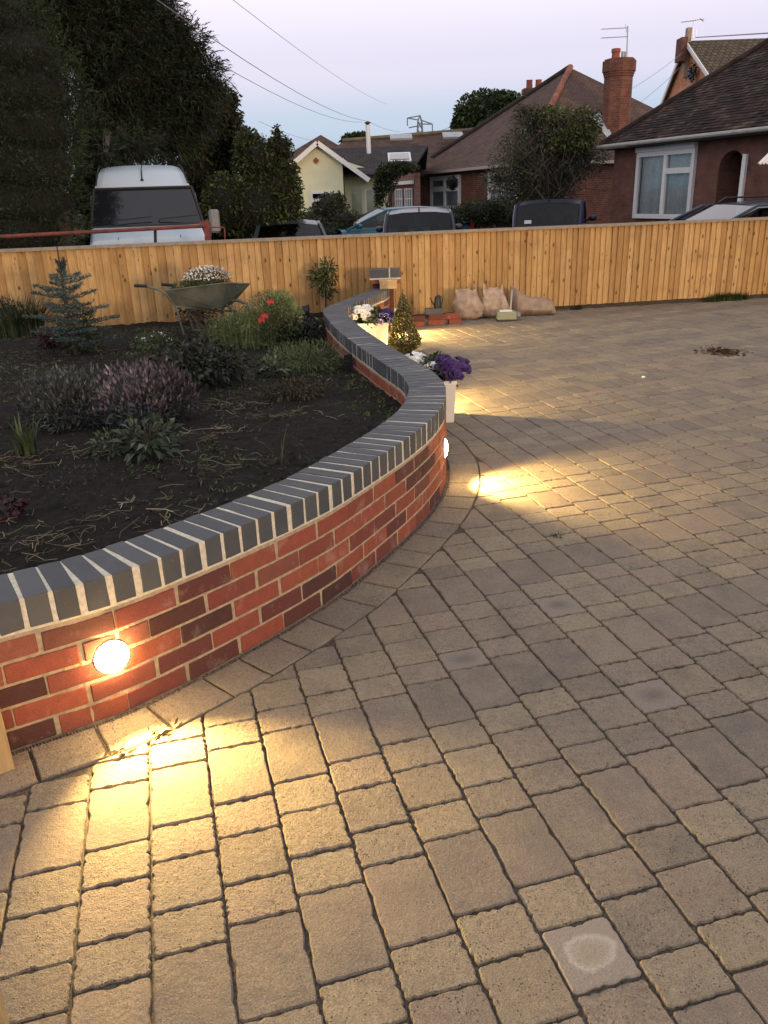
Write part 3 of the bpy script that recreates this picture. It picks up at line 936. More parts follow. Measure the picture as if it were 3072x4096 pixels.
leafy('burgundy_plant', 'burgundy-leaved plant with pale buds left of the spruce foot', 'plant', 120, 752, .17, .20, 700, .045, .02, leafmat('burgundy_leaf', (.03, .008, .010), (.06, .014, .018), (.10, .05, .04)), 40, .4, (LM['white'], 9, .022))
leafy('burgundy_plant', 'burgundy heuchera clump under the wheelbarrow', 'plant', 430, 700, .26, .30, 900, .05, .02, leafmat('wine_leaf', (.035, .010, .010), (.07, .022, .018), (.11, .09, .04)), 41, .5)
leafy('leafy_plant', 'grey weed with pale leaves at the left edge above the iris', 'plant', 15, 720, .30, .36, 500, .09, .03, LM['sage'], 42, .5)
leafy('burgundy_plant', 'small burgundy seedling at the left edge by the wall', 'plant', 18, 1120, .08, .10, 130, .04, .018, leafmat('maroon_leaf', (.03, .008, .012), (.055, .012, .02)), 43)
# weeds mat
def tuft(name, label, cat, dx, dy, n, h, spread, wid, mat, seed, lean=.5, z=None, group=None):
    p = G(dx, dy) if z is None else onz(dx, dy, z)
    T = thing(name, label, cat, p, group=group)
    V, F = blades(p, n, h, spread, wid, seed, lean)
    add_mesh('blades', V, F, mat, T, 'stuff' if n > 300 else None)
    return T, p
tuft('iris_clump', 'upright sword-leaved iris clump at the left edge of the bed', 'plant', 62, 985, 26, .22, .14, .020, LM['grass'], 51, .28)
tuft('grass_clump', 'tall arching grass clump against the left end of the fence', 'grass clump', 45, 725, 340, .52, .75, .012, leafmat('dark_grass', (.02, .032, .014), (.045, .06, .025), (.09, .09, .04)), 52, .7)
tuft('dry_shoot', 'single yellowing shoot standing in bare soil near the wall', 'plant', 605, 1005, 5, .20, .04, .009, LM['straw'], 53, .5)
# poppy clump
T, p = tuft('poppy_clump', 'feathery poppy clump with red flowers in front of the wheelbarrow', 'poppies', 535, 745, 380, .38, 1.25, .004, LM['poppyleaf'], 61, .55)
crown('foliage', T, [(p[0] + .04, p[1], p[2] + .12, .42, .34, .19), (p[0] + .26, p[1] + .05, p[2] + .22, .30, .3, .28), (p[0] - .16, p[1], p[2] + .08, .28, .25, .13), (p[0] + .34, p[1], p[2] + .36, .14, .15, .14)], 15000, .045, .007, LM['poppyleaf'], (0, 0, .6), 62, kind='stuff')
for (fx, fy_) in ((565, 694), (585, 655), (572, 686)):
    fp = at(fx, fy_, 7.2)
    m = MB()
    for k in range(5):
        a0 = k * 1.2566; rr = .028
        m.add([(fp[0], fp[1], fp[2]), (fp[0] + rr * math.cos(a0), fp[1] + rr * .6 * math.sin(a0), fp[2] + .020 + rr * .6 * math.sin(a0)),
               (fp[0] + rr * 1.2 * math.cos(a0 + .6), fp[1] - .012, fp[2] + .012 + rr * 1.2 * math.sin(a0 + .6)), (fp[0] + rr * math.cos(a0 + 1.2), fp[1] + rr * .6 * math.sin(a0 + 1.2), fp[2] + .018 + rr * .6 * math.sin(a0 + 1.2))], [(0, 1, 2, 3)])
    m.build('poppy_flower', red_petal, T)
    m = MB(); m.tube([(p[0] + (fp[0] - p[0]) * .6, p[1], p[2]), (fp[0], fp[1], fp[2])], .002, 4); m.build('stem', LM['twig'], T)

# blue spruce
p = G(165, 765); SPH = .98
T = thing('blue_spruce', 'young blue spruce with open tiers of branches in the bed', 'spruce tree', p)
m = MB(); m.tube([tuple(p), (p[0] - .02, p[1], p[2] + .5), (p[0] - .01, p[1], p[2] + SPH)], [.022, .014, .005], 6); m.build('trunk', LM['bark'], T)
rr = random.Random(5); PP = []; DD = []; mm = MB()
for q in range(40):
    hh = .10 + .86 * (q / 46) ** .9
    if q % 7 == 6: hh += .03
    ln = (1 - hh) * .36 + .06 + rr.uniform(-.05, .12)
    if hh > .72: ln = .07
    a = q * 2.4 + rr.uniform(-.3, .3)
    d = Vector((math.cos(a), math.sin(a), .12 if hh < .5 else .25))
    if hh > .72: d.z = 1.4; 
    d.normalize()
    b = Vector((p[0], p[1], p[2] + hh * SPH))
    e = b + d * ln
    mm.tube([b, (b + e) / 2 + Vector((0, 0, -.02)), e], [.006, .004, .002], 4)
    nn_ = int(ln * 300) + 10
    for k in range(nn_):
        t_ = rr.uniform(.12, 1.0); side = Vector((-d.y, d.x, 0)) * rr.uniform(-1, 1) * .16 * ln * (1.3 - t_) * 2
        c = b + d * ln * t_ + side + Vector((0, 0, rr.uniform(-.01, .01)))
        for _ in range(5):
            PP.append(tuple(c)); DD.append((d.x + rr.gauss(0, .8), d.y + rr.gauss(0, .8), .3 + rr.gauss(0, .7)))
mm.build('branches', LM['bark'], T)
V, F = leaves(np.array(PP), np.array(DD), .026, .006, 0, 3); add_mesh('needles', V, F, LM['spruce'], T, 'stuff')

# sapling tree by the fence
p = G(703, 676); T = thing('sapling_tree', 'small staked sapling with round leafy head before the fence', 'sapling', p)
tp = at(700, 600, p[1])
m = MB(); m.tube([tuple(p), (p[0] + .02, p[1], p[2] + .3), (p[0], p[1], tp[2] + .1)], [.012, .011, .006], 6)
for k in range(12):
    a = k * 2.4; m.tube([(p[0], p[1], tp[2] - .12 + k * .018), (p[0] + .14 * math.cos(a), p[1] + .12 * math.sin(a), tp[2] + .02 + .02 * k)], [.004, .002], 4)
m.build('trunk', LM['bark'], T)
crown('crown', T, [(p[0] + .0, p[1], tp[2], .16, .15, .20), (p[0] + .06, p[1], tp[2] + .1, .10, .1, .14), (p[0] - .1, p[1], tp[2] + .03, .09, .09, .07), (p[0] + .05, p[1], tp[2] - .15, .11, .1, .1)], 700, .06, .022, LM['hedge'], (0, 0, .1), 71, pw=.5)

# black pot lying by the wall bend
p = G(655, 682); T = thing('plant_pot', 'black plastic pot lying on its side near the fence', 'plant pot', (p[0], p[1], p[2] + .07))
m = MB(); m.lathe([(.0, -.07), (.055, -.07), (.072, .06), (.082, .06), (.082, .078), (.07, .078), (.06, -.05), (0, -.05)], axis='x', k=18); m.build('pot_body', MAT['blackplastic'], T, smooth=True, local=True)
m = MB(); m.lathe([(.0, -.05), (.045, -.05), (.06, .05), (.066, .05), (.066, .06), (.0, .055)], c=(-.17, .03, -.01), axis='x', k=16); m.build('pot_body', MAT['blackplastic'], T, smooth=True, local=True)

# back-of-wall light box
i = s_at(6.55); bp = WP[i] - WN[i] * .235
T = thing('junction_box', 'small black cable box fixed to the garden side of the wall', 'junction box', (bp[0], bp[1], .33))
m = MB(); m.box(-.035, .035, -.045, .045, -.07, .05); m.lathe([(.03, -.1), (.03, -.07)], k=12); m.build('box_body', MAT['blackplastic'], T, local=True)

# straw, twigs, weeds on soil
def inbed(x, y, mg=.25):
    d_, _ = sd(np.array([x, y])); return d_ < -mg and y < fy(x) - .1
m = MB(); rr = random.Random(8)
spots = [G(*q) for q in ((450, 940), (470, 1010), (250, 1120), (150, 1170), (300, 1200), (60, 1200), (130, 985), (510, 870), (560, 860), (480, 880), (20, 1010), (60, 1160), (390, 1110), (600, 900))]
cnt = 0
while cnt < 520:
    if rr.random() < .6:
        c0 = spots[rr.randrange(len(spots))]; x_, y_ = c0[0] + rr.gauss(0, .13), c0[1] + rr.gauss(0, .10)
    else: x_, y_ = rr.uniform(-4.6, .2), rr.uniform(2.1, 10)
    if not inbed(x_, y_): continue
    a = rr.uniform(0, 6.28); L = rr.uniform(.03, .13) * (1 if rr.random() < .85 else 2.2); pts = []
    z0 = soilz(x_, y_) + .012
    for k in range(4):
        pts.append((x_, y_, z0 + rr.uniform(0, .018))); x_ += math.cos(a) * L / 3; y_ += math.sin(a) * L / 3; a += rr.gauss(0, .5)
    m.tube(pts, rr.uniform(.0008, .0019), 3, cap=False); cnt += 1
tag(m.build('straw_litter', LM['straw']), 'pale straw and dead stems scattered over the dark soil', 'straw litter', kind='stuff')
m = MB(); cnt = 0
while cnt < 5200:
    x_, y_ = rr.uniform(-4.6, .2), 2.1 + 8 * rr.random() ** 1.5
    if not inbed(x_, y_, .23): continue
    s_ = rr.uniform(.003, .011); z0 = soilz(x_, y_) + rr.uniform(0.002, .012)
    vs_ = [(x_ + s_ * rr.uniform(.6, 1.2) * a_, y_ + s_ * rr.uniform(.6, 1.2) * b_, z0 + s_ * rr.uniform(.5, 1) * c_) for a_, b_, c_ in ((1, 0, 0), (0, 1, 0), (-1, 0, 0), (0, -1, 0), (0, 0, 1), (0, 0, -1))]
    m.add(vs_, [(0, 1, 4), (1, 2, 4), (2, 3, 4), (3, 0, 4), (1, 0, 5), (2, 1, 5), (3, 2, 5), (0, 3, 5)]); cnt += 1
tag(m.build('soil_crumbs', simple('soil_clod', (.042, .036, .031), .95, .5, 60, rand=.9)), 'crumbs of soil and small stones lying on the bed', 'soil crumbs', kind='stuff')
PP = []; DD = []
while len(PP) < 16000:
    x_, y_ = rr.uniform(-4.8, .2), 2.6 + 7.6 * rr.random()
    if not inbed(x_, y_) or hnoise(x_, y_, 1.7, 31) < (.12 if y_ < 6 else -.05) - (.35 if x_ > -1.0 and y_ > 3.4 else 0): continue
    for k in range(4):
        PP.append((x_ + rr.gauss(0, .01), y_ + rr.gauss(0, .01), soilz(x_, y_) + .002)); DD.append((rr.gauss(0, .8), rr.gauss(0, .8), .7))
V, F = leaves(np.array(PP), np.array(DD), .038, .007, .2, 6)
tag(add_mesh('weeds', V, F, LM['grass'], None), 'thin mat of low weeds across the bed', 'weeds', kind='stuff')

# ------------------------------------------------------------------ wheelbarrow
wb0 = G(388, 728)
wb = thing('wheelbarrow', 'old pale green metal wheelbarrow standing on the bed by the fence', 'wheelbarrow', wb0)
zinc = simple('faded_green_steel', (.125, .135, .095), .65, .3, 6, 30, .003, rand=0, alt=(.075, .085, .065))
D0 = wb0[1] + .15
def wp(dx, dy, dep): q = at(dx, dy, dep); return tuple(q)
dn, df = D0 - .02, D0 + .52
rimN = [wp(358, 628, dn), wp(400, 626, dn), wp(447, 620, dn), wp(490, 611, dn), wp(540, 615, dn + .12)]
# tray: near side rim points, far side rim points, floor
NL, NR = np.array(wp(357, 628, dn)), np.array(wp(489, 611, dn))
FL, FR = np.array(wp(372, 622, df)), np.array(wp(541, 613, df))
BL, BR = np.array(wp(379, 661, dn + .1)), np.array(wp(478, 667, dn + .1))
BL2, BR2 = BL + np.array([.02, .34, 0]), BR + np.array([.06, .34, 0])
m = MB()
th = .004
m.slab([NL, BL, BR, NR], th); m.slab([NR, BR, BR2, FR], th); m.slab([FR, BR2, BL2, FL], th); m.slab([FL, BL2, BL, NL], th); m.slab([BL, BL2, BR2, BR], th)
m.build('tray', zinc, wb)
m = MB(); m.tube([NL, NR, FR, FL, NL], .009, 6); m.build('rim', zinc, wb)
hg = wp(338, 620, dn)
m = MB(); m.tube([wp(290, 617, dn), wp(318, 618, dn)], .017, 8); m.build('grip', MAT['rubber'], wb)
m = MB(); m.tube([wp(349, 614, df), wp(380, 617, df)], .017, 8); m.build('grip', MAT['rubber'], wb)
for dd_, offx in ((dn, 0), (df, 45)):
    m = MB(); m.tube([wp(315 + offx, 618 - (3 if offx else 0), dd_), wp(340 + offx, 625 - (3 if offx else 0), dd_), wp(357 + offx * .6, 634, dd_), wp(378 + offx * .4, 662, dd_ - (.1 if offx else -.06)), wp(480, 672, dn + .25), wp(512, 672, dn + .28)], .013, 7)
    m.build('frame_tube', zinc, wb)
for dd_, ox in ((dn + .03, 0), (dn + .38, 22)):
    top = np.array(wp(380 + ox, 662, dd_)); bot = np.array([top[0] + .05, top[1], wb0[2] - .01])
    m = MB(); m.tube([top, bot], .011, 6); m.tube([bot, bot + np.array([.12, 0, -.005])], .011, 6); m.build('leg', zinc, wb)
wc = np.array(wp(510, 680, dn + .26)); wr = .155
wh = link('wheel', None, wb); wh.empty_display_size = .1 if hasattr(wh, 'empty_display_size') else .1
m = MB(); m.tube([(wc[0] + wr * math.cos(a * math.pi / 12), wc[1], wc[2] + wr * math.sin(a * math.pi / 12)) for a in range(25)], .017, 8, cap=False); m.build('tyre', simple('dusty_rubber', (.13, .14, .11), .8, .2, 20), wh)
m = MB()
for k in range(8): a = k * math.pi / 4; m.tube([tuple(wc), (wc[0] + wr * math.cos(a), wc[1], wc[2] + wr * math.sin(a))], .004, 4)
m.lathe([(.02, -.04), (.02, .04)], c=tuple(wc), axis='y', k=10); m.build('spokes', zinc, wh)
for sdx in (-1, 1):
    m = MB(); m.tube([wp(478, 645, dn + .22 + .06 * sdx), tuple(wc + np.array([0, .055 * sdx, 0]))], .009, 5); m.build('stay', zinc, wb)
# soil + daisies in barrow
tc_ = (NL + NR + FL + FR) / 4
m = MB(); k0 = np.array([0, 0, -.035])
m.poly([NL * .93 + tc_ * .07 + k0, NR * .93 + tc_ * .07 + k0, FR * .93 + tc_ * .07 + k0, FL * .93 + tc_ * .07 + k0]); m.build('compost', MAT['soil'], wb)
fc = at(446, 598, dn + .25)
dz_ = thing('daisy_plant', 'mound of small white daisies growing in the wheelbarrow', 'flowers', (fc[0], fc[1], fc[2] - .1))
crown('foliage', dz_, [(fc[0], fc[1], fc[2] - .05, .25, .18, .13), (fc[0] - .05, fc[1], fc[2] - .11, .34, .18, .07)], 3800, .06, .006, LM['grass'], (0, 0, .9), 81, kind='stuff')
P, O = shell(900, [(fc[0] + .01, fc[1], fc[2] - .03, .27, .2, .15)], 82, .12)
keep = (O[:, 2] > .15); P, O = P[keep], O[keep]
V, F = leaves(np.repeat(P, 2, 0), rng.normal(size=(len(P) * 2, 3)), .017, .013, 0, 5)
add_mesh('flower_heads', V, F, LM['white'], dz_, 'stuff')

# ------------------------------------------------------------------ planters, topiary
def flower_mesh(mats, rad=.03):
    m = MB(); k = 10
    rows = []
    for (r_, z_) in ((rad, .004), (rad * .72, .0), (rad * .28, -.010), (.002, -.022)):
        rows.append([(r_ * (1 + .10 * math.cos(5 * 2 * math.pi * j / k)) * math.cos(2 * math.pi * j / k), r_ * (1 + .1 * math.cos(5 * 2 * math.pi * j / k)) * math.sin(2 * math.pi * j / k), z_ + .003 * math.cos(j * 2.5)) for j in range(k)])
    m.grid(rows[:2], 0, True); m.grid(rows[1:3], 1, True); m.grid(rows[2:], 2, True)
    return m.mesh('flower', mats, smooth=True)
dark_throat = simple('dark_throat', (.03, .012, .07), .6, .2, 30)
yel_throat = simple('green_throat', (.35, .4, .15), .6, .2, 30)
fl_w = flower_mesh([petal_white, petal_white, yel_throat])
fl_p = flower_mesh([petal_purple, petal_purple, dark_throat])
fl_l = flower_mesh([petal_lilac, petal_purple, dark_throat])
def planter(x0, x1, y0, y1, h, label, flabel, groups, seed, leafh=.16):
    cx, cy = (x0 + x1) / 2, (y0 + y1) / 2
    T = thing('planter_box', label, 'planter', (cx, cy, 0), group='white square planters along the wall')
    hx, hy = (x1 - x0) / 2, (y1 - y0) / 2; m = MB(); tp = .02
    for a, b in (((-hx, -hy), (hx, -hy)), ((hx, -hy), (hx, hy)), ((hx, hy), (-hx, hy)), ((-hx, hy), (-hx, -hy))):
        q = .90
        m.slab([(a[0] * q, a[1] * q, 0), (b[0] * q, b[1] * q, 0), (b[0], b[1], h), (a[0], a[1], h)], .012)
    m.box(-hx * .9, hx * .9, -hy * .9, hy * .9, .0, .012)
    m.build('box', MAT['plastic'], T, local=True)
    m = MB()
    for (a0, a1, b0, b1) in ((-hx - .006, hx + .006, -hy - .006, -hy + .014), (-hx - .006, hx + .006, hy - .014, hy + .006), (-hx - .006, -hx + .014, -hy + .015, hy - .015), (hx - .014, hx + .006, -hy + .015, hy - .015)):
        m.box(a0, a1, b0, b1, h - .002, h + .022)
    m.build('rim', MAT['plastic'], T, local=True)
    m = MB(); m.box(-hx + .014, hx - .014, -hy + .014, hy - .014, h - .08, h - .015); m.build('compost', MAT['soil'], T, local=True)
    P_ = thing('petunia_plant', flabel, 'flowers', (cx, cy, h), group='petunias filling the white planters')
    lump = [(cx, cy, h + leafh * .35, hx * 1.15, hy * 1.15, leafh * .75)]
    crown('foliage', P_, lump, 900, .05, .026, LM['petgreen'], (0, 0, .3), seed, kind='stuff')
    r_ = random.Random(seed)
    for (mesh, gx, gy, gz, sx_, sy_, sz_, n) in groups:
        for k in range(n):
            d = Vector((r_.gauss(0, 1), r_.gauss(0, 1), r_.gauss(0, 1))); d.normalize()
            if d.z < -.35: d.z = -d.z
            if d.y > .5: d.y = -d.y
            o = link('flower', mesh, P_, (gx + d.x * sx_, gy + d.y * sy_, gz + d.z * sz_))
            dd = Vector((d.x * .8 + r_.gauss(0, .25), d.y - .45 + r_.gauss(0, .25), d.z * .7 + .45 + r_.gauss(0, .2)))
            o.rotation_mode = 'QUATERNION'; o.rotation_quaternion = dd.to_track_quat('Z', 'Y')
            s_ = r_.uniform(.8, 1.15); o.scale = (s_, s_, s_)
planter(.245, .545, 5.68, 5.98, .285, 'nearer white planter box against the outside of the wall', 'purple and white petunias in the nearer planter',
        [(fl_p, .09, -.02, .075, .17, .14, .10, 62), (fl_p, .15, -.07, .05, .09, .10, .06, 22), (fl_w, -.14, .08, .11, .10, .13, .07, 40), (fl_w, -.02, -.05, .11, .05, .08, .03, 9), (fl_p, -.17, .12, .10, .05, .05, .04, 6)], 91)
planter(-.215, .115, 8.72, 9.04, .27, 'farther white planter box brightly lit at the bend of the wall', 'white and purple petunias in the farther planter',
        [(fl_w, -.10, -.02, .10, .13, .13, .10, 46), (fl_p, .13, -.02, .07, .10, .10, .07, 30), (fl_l, .12, -.08, .05, .09, .09, .06, 14), (fl_w, .27, .0, .13, .01, .01, .01, 1)], 92, .14)

tb = onz(873, 762, 0.02)
T = thing('cone_topiary', 'cone-shaped variegated shrub in a pot beside the wall', 'topiary', (tb[0], tb[1], 0))
m = MB(); m.lathe([(.001, 0), (.085, 0), (.10, .09), (.108, .09), (.108, .11), (.095, .11), (.09, .09), (.001, .085)], k=20); m.build('pot', MAT['blackplastic'], T, smooth=True, local=True)
m = MB(); m.tube([(0, 0, .12), (0, 0, .66)], [.012, .004], 5); m.build('trunk', LM['bark'], T, local=True)
n = 7500; hgt = at(869, 636, tb[1])[2] - .04
r_ = np.random.default_rng(4); tt = 1 - np.sqrt(r_.uniform(0, 1, n)); an = r_.uniform(0, 6.283, n)
wob = 1 + .12 * np.sin(an * 3 + tt * 9) + .08 * np.sin(an * 5 - tt * 17)
rad = .172 * (1 - tt ** 1.15 * .95) * np.minimum(1, (tt + .14) / .24) * wob * r_.uniform(.55, 1, n) ** .35
P = np.c_[np.cos(an) * rad, np.sin(an) * rad, .045 + tt * hgt]
D = np.c_[np.cos(an), np.sin(an), np.full(n, .6)] + r_.normal(size=(n, 3)) * .5
V, F = leaves(P, D, .024, .012, .1, 5)
o = link('foliage', np_mesh('foliage', V, F, LM['topi']), T); o['kind'] = 'stuff'

# ------------------------------------------------------------------ bricks, can, sacks by the fence
def brick_obj(x0, y0, z0, ang, label, mat='brick', size=(.215, .1025, .065), group='loose bricks stacked by the fence', name='loose_brick'):
    me = bevel_box(size[0], size[1], size[2], .003, .001); me.materials.append(MAT[mat])
    o = link(name, me, None, (x0, y0, z0 + size[2] / 2), (0, 0, ang)); tag(o, label, 'brick', group)
bx = onz(945, 703, 0)[0]; by = 10.42
xs = [onz(q, 700, 0)[0] for q in (893, 925, 960, 985)]
brick_obj(xs[0] + .02, by - .06, 0, .1, 'red brick lying beneath the one left of the dark gap')
brick_obj(xs[0] + .03, by - .06, .066, .03, 'red brick on top, left of the dark gap beside the topiary')
brick_obj(xs[1] + .10, by + .02, 0, -.02, 'bottom red brick directly beneath the blue brick and watering can')
brick_obj(xs[1] + .10, by + .02, .066, .03, 'second red brick up, beneath the blue brick and watering can')
brick_obj(xs[2] + .13, by + .03, 0, .06, 'bottom red brick at the right of the stack next to the sack', size=(.16, .1025, .065))
brick_obj(xs[2] + .10, by + .05, .066, -.06, 'upper red brick at the right of the stack next to the sack', size=(.19, .1025, .065))
brick_obj(xs[1] + .07, by + .03, .132, .02, 'dark blue brick laid on top of the red bricks', 'coping', (.225, .11, .075))
wcn = (xs[1] + .12, by + .04, .208)
T = thing('watering_can', 'small dark green watering can standing on the blue brick', 'watering can', wcn)
gp = simple('dark_green_plastic', (.012, .022, .020), .45, .1, 20)
m = MB(); m.lathe([(.001, 0), (.045, 0), (.047, .02), (.042, .10), (.034, .135), (.02, .15), (.001, .15)], k=18); m.build('can_body', gp, T, smooth=True, local=True)
m = MB(); m.tube([(-.035, 0, .03), (-.07, 0, .07), (-.095, 0, .125)], [.014, .010, .007], 8); m.build('spout', gp, T, smooth=True, local=True)
m = MB(); m.tube([(.03, 0, .03), (.062, 0, .06), (.060, 0, .12), (.015, 0, .155), (-.02, 0, .14)], .006, 6); m.build('handle', gp, T, smooth=True, local=True)

sackm = simple('translucent_sack', (.42, .31, .21), .6, .30, 14, 22, .02, rand=.1)
def sack(cx, cy, w_, d_, h_, label, seed, neck=True, lie=False, rz=0.0, lean=-.12):
    T = thing('rubble_sack', label, 'sack', (cx, cy, 0), rz, group='filled sacks leaning on the fence')
    k = 44; nr = 26; rows = []
    for i in range(nr + 1):
        t_ = i / nr; row = []
        if lie: prof = math.sin(math.pi * min(1, t_ * .93 + .07)) ** .6 if t_ < .95 else .12
        else: prof = (.86 + .14 * math.sin(math.pi * min(1, t_ * 1.25))) * (1 - .20 * max(0, (t_ - .45) / .55)) * (1 - .35 * max(0, (.10 - t_) / .10))
        for j in range(k):
            a = 2 * math.pi * j / k
            ca, sa = math.cos(a), math.sin(a)
            e = .55
            ux = math.copysign(abs(ca) ** .75, ca); uy = math.copysign(abs(sa) ** .75, sa)
            wr_ = 1 + .055 * abs(hnoise(ux * 2.2 + t_ * 3 + seed, uy * 3 - t_ * 5, 2.1, seed + 3)) + .035 * hnoise(a * 3, t_ * 9, 1.7, seed) * (.4 + t_) + .07 * hnoise(ux * 2 + seed, uy * 2 + t_ * 4, 1.4, seed) + .03 * math.sin(a * 7 + t_ * 6 + seed) * (t_ ** 2 + .3)
            flat = 1 - .62 * max(0, (t_ - .6) / .4)
            topz = h_ * t_
            if t_ > .8: topz += (.06 * max(0, ux * (1 if seed == 1 else -1)) ** 6 + (.05 * max(0, ux) ** 7 if seed == 2 else 0) + .016 * math.sin(a * 4 + seed) + .012 * math.sin(a * 9 + 2 * seed)) * (t_ - .8) / .2
            row.append((ux * w_ / 2 * prof * wr_ + lean * (t_ ** 1.3) * h_, uy * d_ / 2 * prof * wr_ * flat, topz))
        rows.append(row)
    m = MB(); m.grid(rows, closed=True); m.add(rows[0], [tuple(range(k - 1, -1, -1))])
    inner = [[(x_ * .9, y_ * .8, z_ - .002) for x_, y_, z_ in rows[-1]], [(x_ * .6, y_ * .4, h_ * .84) for x_, y_, z_ in rows[-1]]]
    m.grid([rows[-1]] + inner, closed=True); m.add(inner[-1], [tuple(range(k))])
    o = m.build('sack_body', sackm, T, smooth=True, local=True)
    md = o.modifiers.new('sub', 'SUBSURF'); md.levels = md.render_levels = 1
    return T
sy = fy(1.2) - .33
sack(1.205, sy, .40, .26, .37, 'leftmost upright tan sack with a folded open top', 1)
sack(1.565, sy + .05, .37, .25, .37, 'middle upright tan sack with two tied ears', 2)
# slumped sack with a pointed flap
sx3 = 2.09
T = thing('rubble_sack', 'rightmost slumped brown sack with a pointed flap at its left', 'sack', (sx3, fy(sx3) - .30, 0), group='filled sacks leaning on the fence')
prof3 = [(-.31, .05, .40), (-.29, .12, .39), (-.24, .16, .36), (-.14, .17, .27), (-.04, .18, .235), (.08, .18, .225), (.17, .17, .215), (.24, .15, .20), (.275, .10, .10), (.30, .03, .03)]
rows = []
for qi, (xx_, hd, ht) in enumerate(prof3):
    row = []
    for j in range(18):
        a = 2 * math.pi * j / 18
        yy = math.cos(a) * hd * .9 * (1.05 - .25 * (math.sin(a) > 0)); zz = ht * .5 + math.sin(a) * ht * .5
        if zz < ht * .1: zz = 0.001
        row.append((xx_ + .014 * math.sin(j * 2.1 + qi) + .03 * hnoise(j * .8, qi * .9, 1.3, 4), yy * (1 if qi > 1 else .45), zz * (1 + .22 * hnoise(j * .9, qi * 1.1, 1.1, 8)) + .010 * math.sin(j * 3.3 + qi * 1.7)))
    rows.append(row)
m = MB(); m.grid(rows, closed=True); m.add(rows[0], [tuple(range(17, -1, -1))]); m.add(rows[-1], [tuple(range(18))])
o = m.build('sack_body', simple('brown_sack', (.30, .215, .145), .7, .3, 9, 24, .012, rand=.1), T, smooth=True, local=True)
md = o.modifiers.new('sub', 'SUBSURF'); md.levels = md.render_levels = 1

lb = onz(1095, 694, 0)
T = thing('garden_sweeper', 'pale green box-shaped tool with an upright grey rod before the sacks', 'garden tool', (lb[0], lb[1] + .06, 0))
pg = simple('pale_green_plastic', (.26, .29, .19), .5, .08, 20)
me = bevel_box(.25, .16, .105, .012, 0); me.materials.append(pg); link('tool_head', me, T, (0, 0, .068))
m = MB(); m.box(-.09, .07, -.05, .05, .1215, .134); m.build('lid', MAT['white'], T, local=True)
m = MB(); m.box(-.12, .12, -.075, .075, .0, .016); m.build('base', MAT['blackplastic'], T, local=True)
m = MB(); m.tube([(.05, .0, .13), (.065, .03, .26), (.075, .06, .37)], [.014, .012, .010], 8); m.build('rod', simple('grey_tube', (.38, .38, .34), .5, .1, 20), T, smooth=True, local=True)
m = MB(); m.lathe([(.03, 0), (.045, .02), (.04, .06), (.02, .075)], c=(.15, .02, .03), k=12); m.build('knob', simple('clear_grey_plastic', (.18, .19, .2), .3, .1, 20), T, smooth=True, local=True)

# weeds by fence, leaf on paving
def edge_weed(name, label, x0, x1, n, h, seed):
    c = (x0 + x1) / 2; T = thing(name, label, 'grass tuft', (c, fy(c) - .06, 0)); VV = []; FF = []
    r_ = random.Random(seed)
    for q in range(n):
        x_ = r_.triangular(x0, x1, c); v_, f_ = blades((x_, fy(x_) - .06 + r_.uniform(-.05, .03), 0), 5, h * r_.uniform(.5, 1.1), .05, .006, q + seed, .5)
        b_ = len(VV); VV += v_; FF += [tuple(i_ + b_ for i_ in f) for f in f_]
    add_mesh('blades', VV, FF, LM['hedge'], T, 'stuff')
edge_weed('grass_tuft', 'long strip of green weeds at the fence foot on the right', onz(1522, 655, 0)[0], onz(1632, 648, 0)[0], 220, .13, 3)
edge_weed('grass_tuft', 'tiny weed growing where paving meets the fence', onz(1238, 668, 0)[0], onz(1258, 668, 0)[0], 18, .08, 4)
def leafpile(name, label, dx, dy, r0, n, L, mat, seed, flat=.01):
    p = onz(dx, dy, 0); T = thing(name, label, 'debris', (p[0], p[1], 0)); r_ = np.random.default_rng(seed)
    P = np.c_[p[0] + r_.normal(size=n) * r0, p[1] + r_.normal(size=n) * r0, .004 + r_.uniform(0, flat, n)]
    D = np.c_[r_.normal(size=n), r_.normal(size=n), r_.uniform(-.1, .25, n)]
    V, F = leaves(P, D, L, L * .4, 0, seed); add_mesh('leaf_litter', V, F, mat, T, 'stuff' if n > 40 else None)
brown = leafmat('brown_leaf', (.03, .018, .008), (.07, .04, .018), (.16, .10, .04))
leafpile('leaf_debris', 'dark smear of rotted leaves out on the paving', 1562, 761, .10, 260, .05, brown, 1)
leafpile('dry_leaves', 'few curled dry leaves under the nearest wall light', 262, 1628, .015, 12, .03, brown, 2, .012)
leafpile('dry_leaves', 'dry curled leaf pieces beside the pool of light', 352, 1583, .018, 9, .04, LM['straw'], 3, .012)
leafpile('weed_sprig', 'tiny green weed in a paving joint right of the light pool', 1204, 1160, .012, 24, .018, LM['hedge'], 4)
wbt = onz(1390, 816, 0)
T = thing('water_bottle_cap', 'tiny pale blue-white scrap lying on the paving', 'litter', (wbt[0], wbt[1], .003))
m = MB(); m.lathe([(.001, 0), (.016, 0), (.015, .01), (.011, .012), (.001, .012)], k=10); m.build('scrap', simple('pale_scrap', (.6, .7, .68), .3, .1, 10), T, local=True)
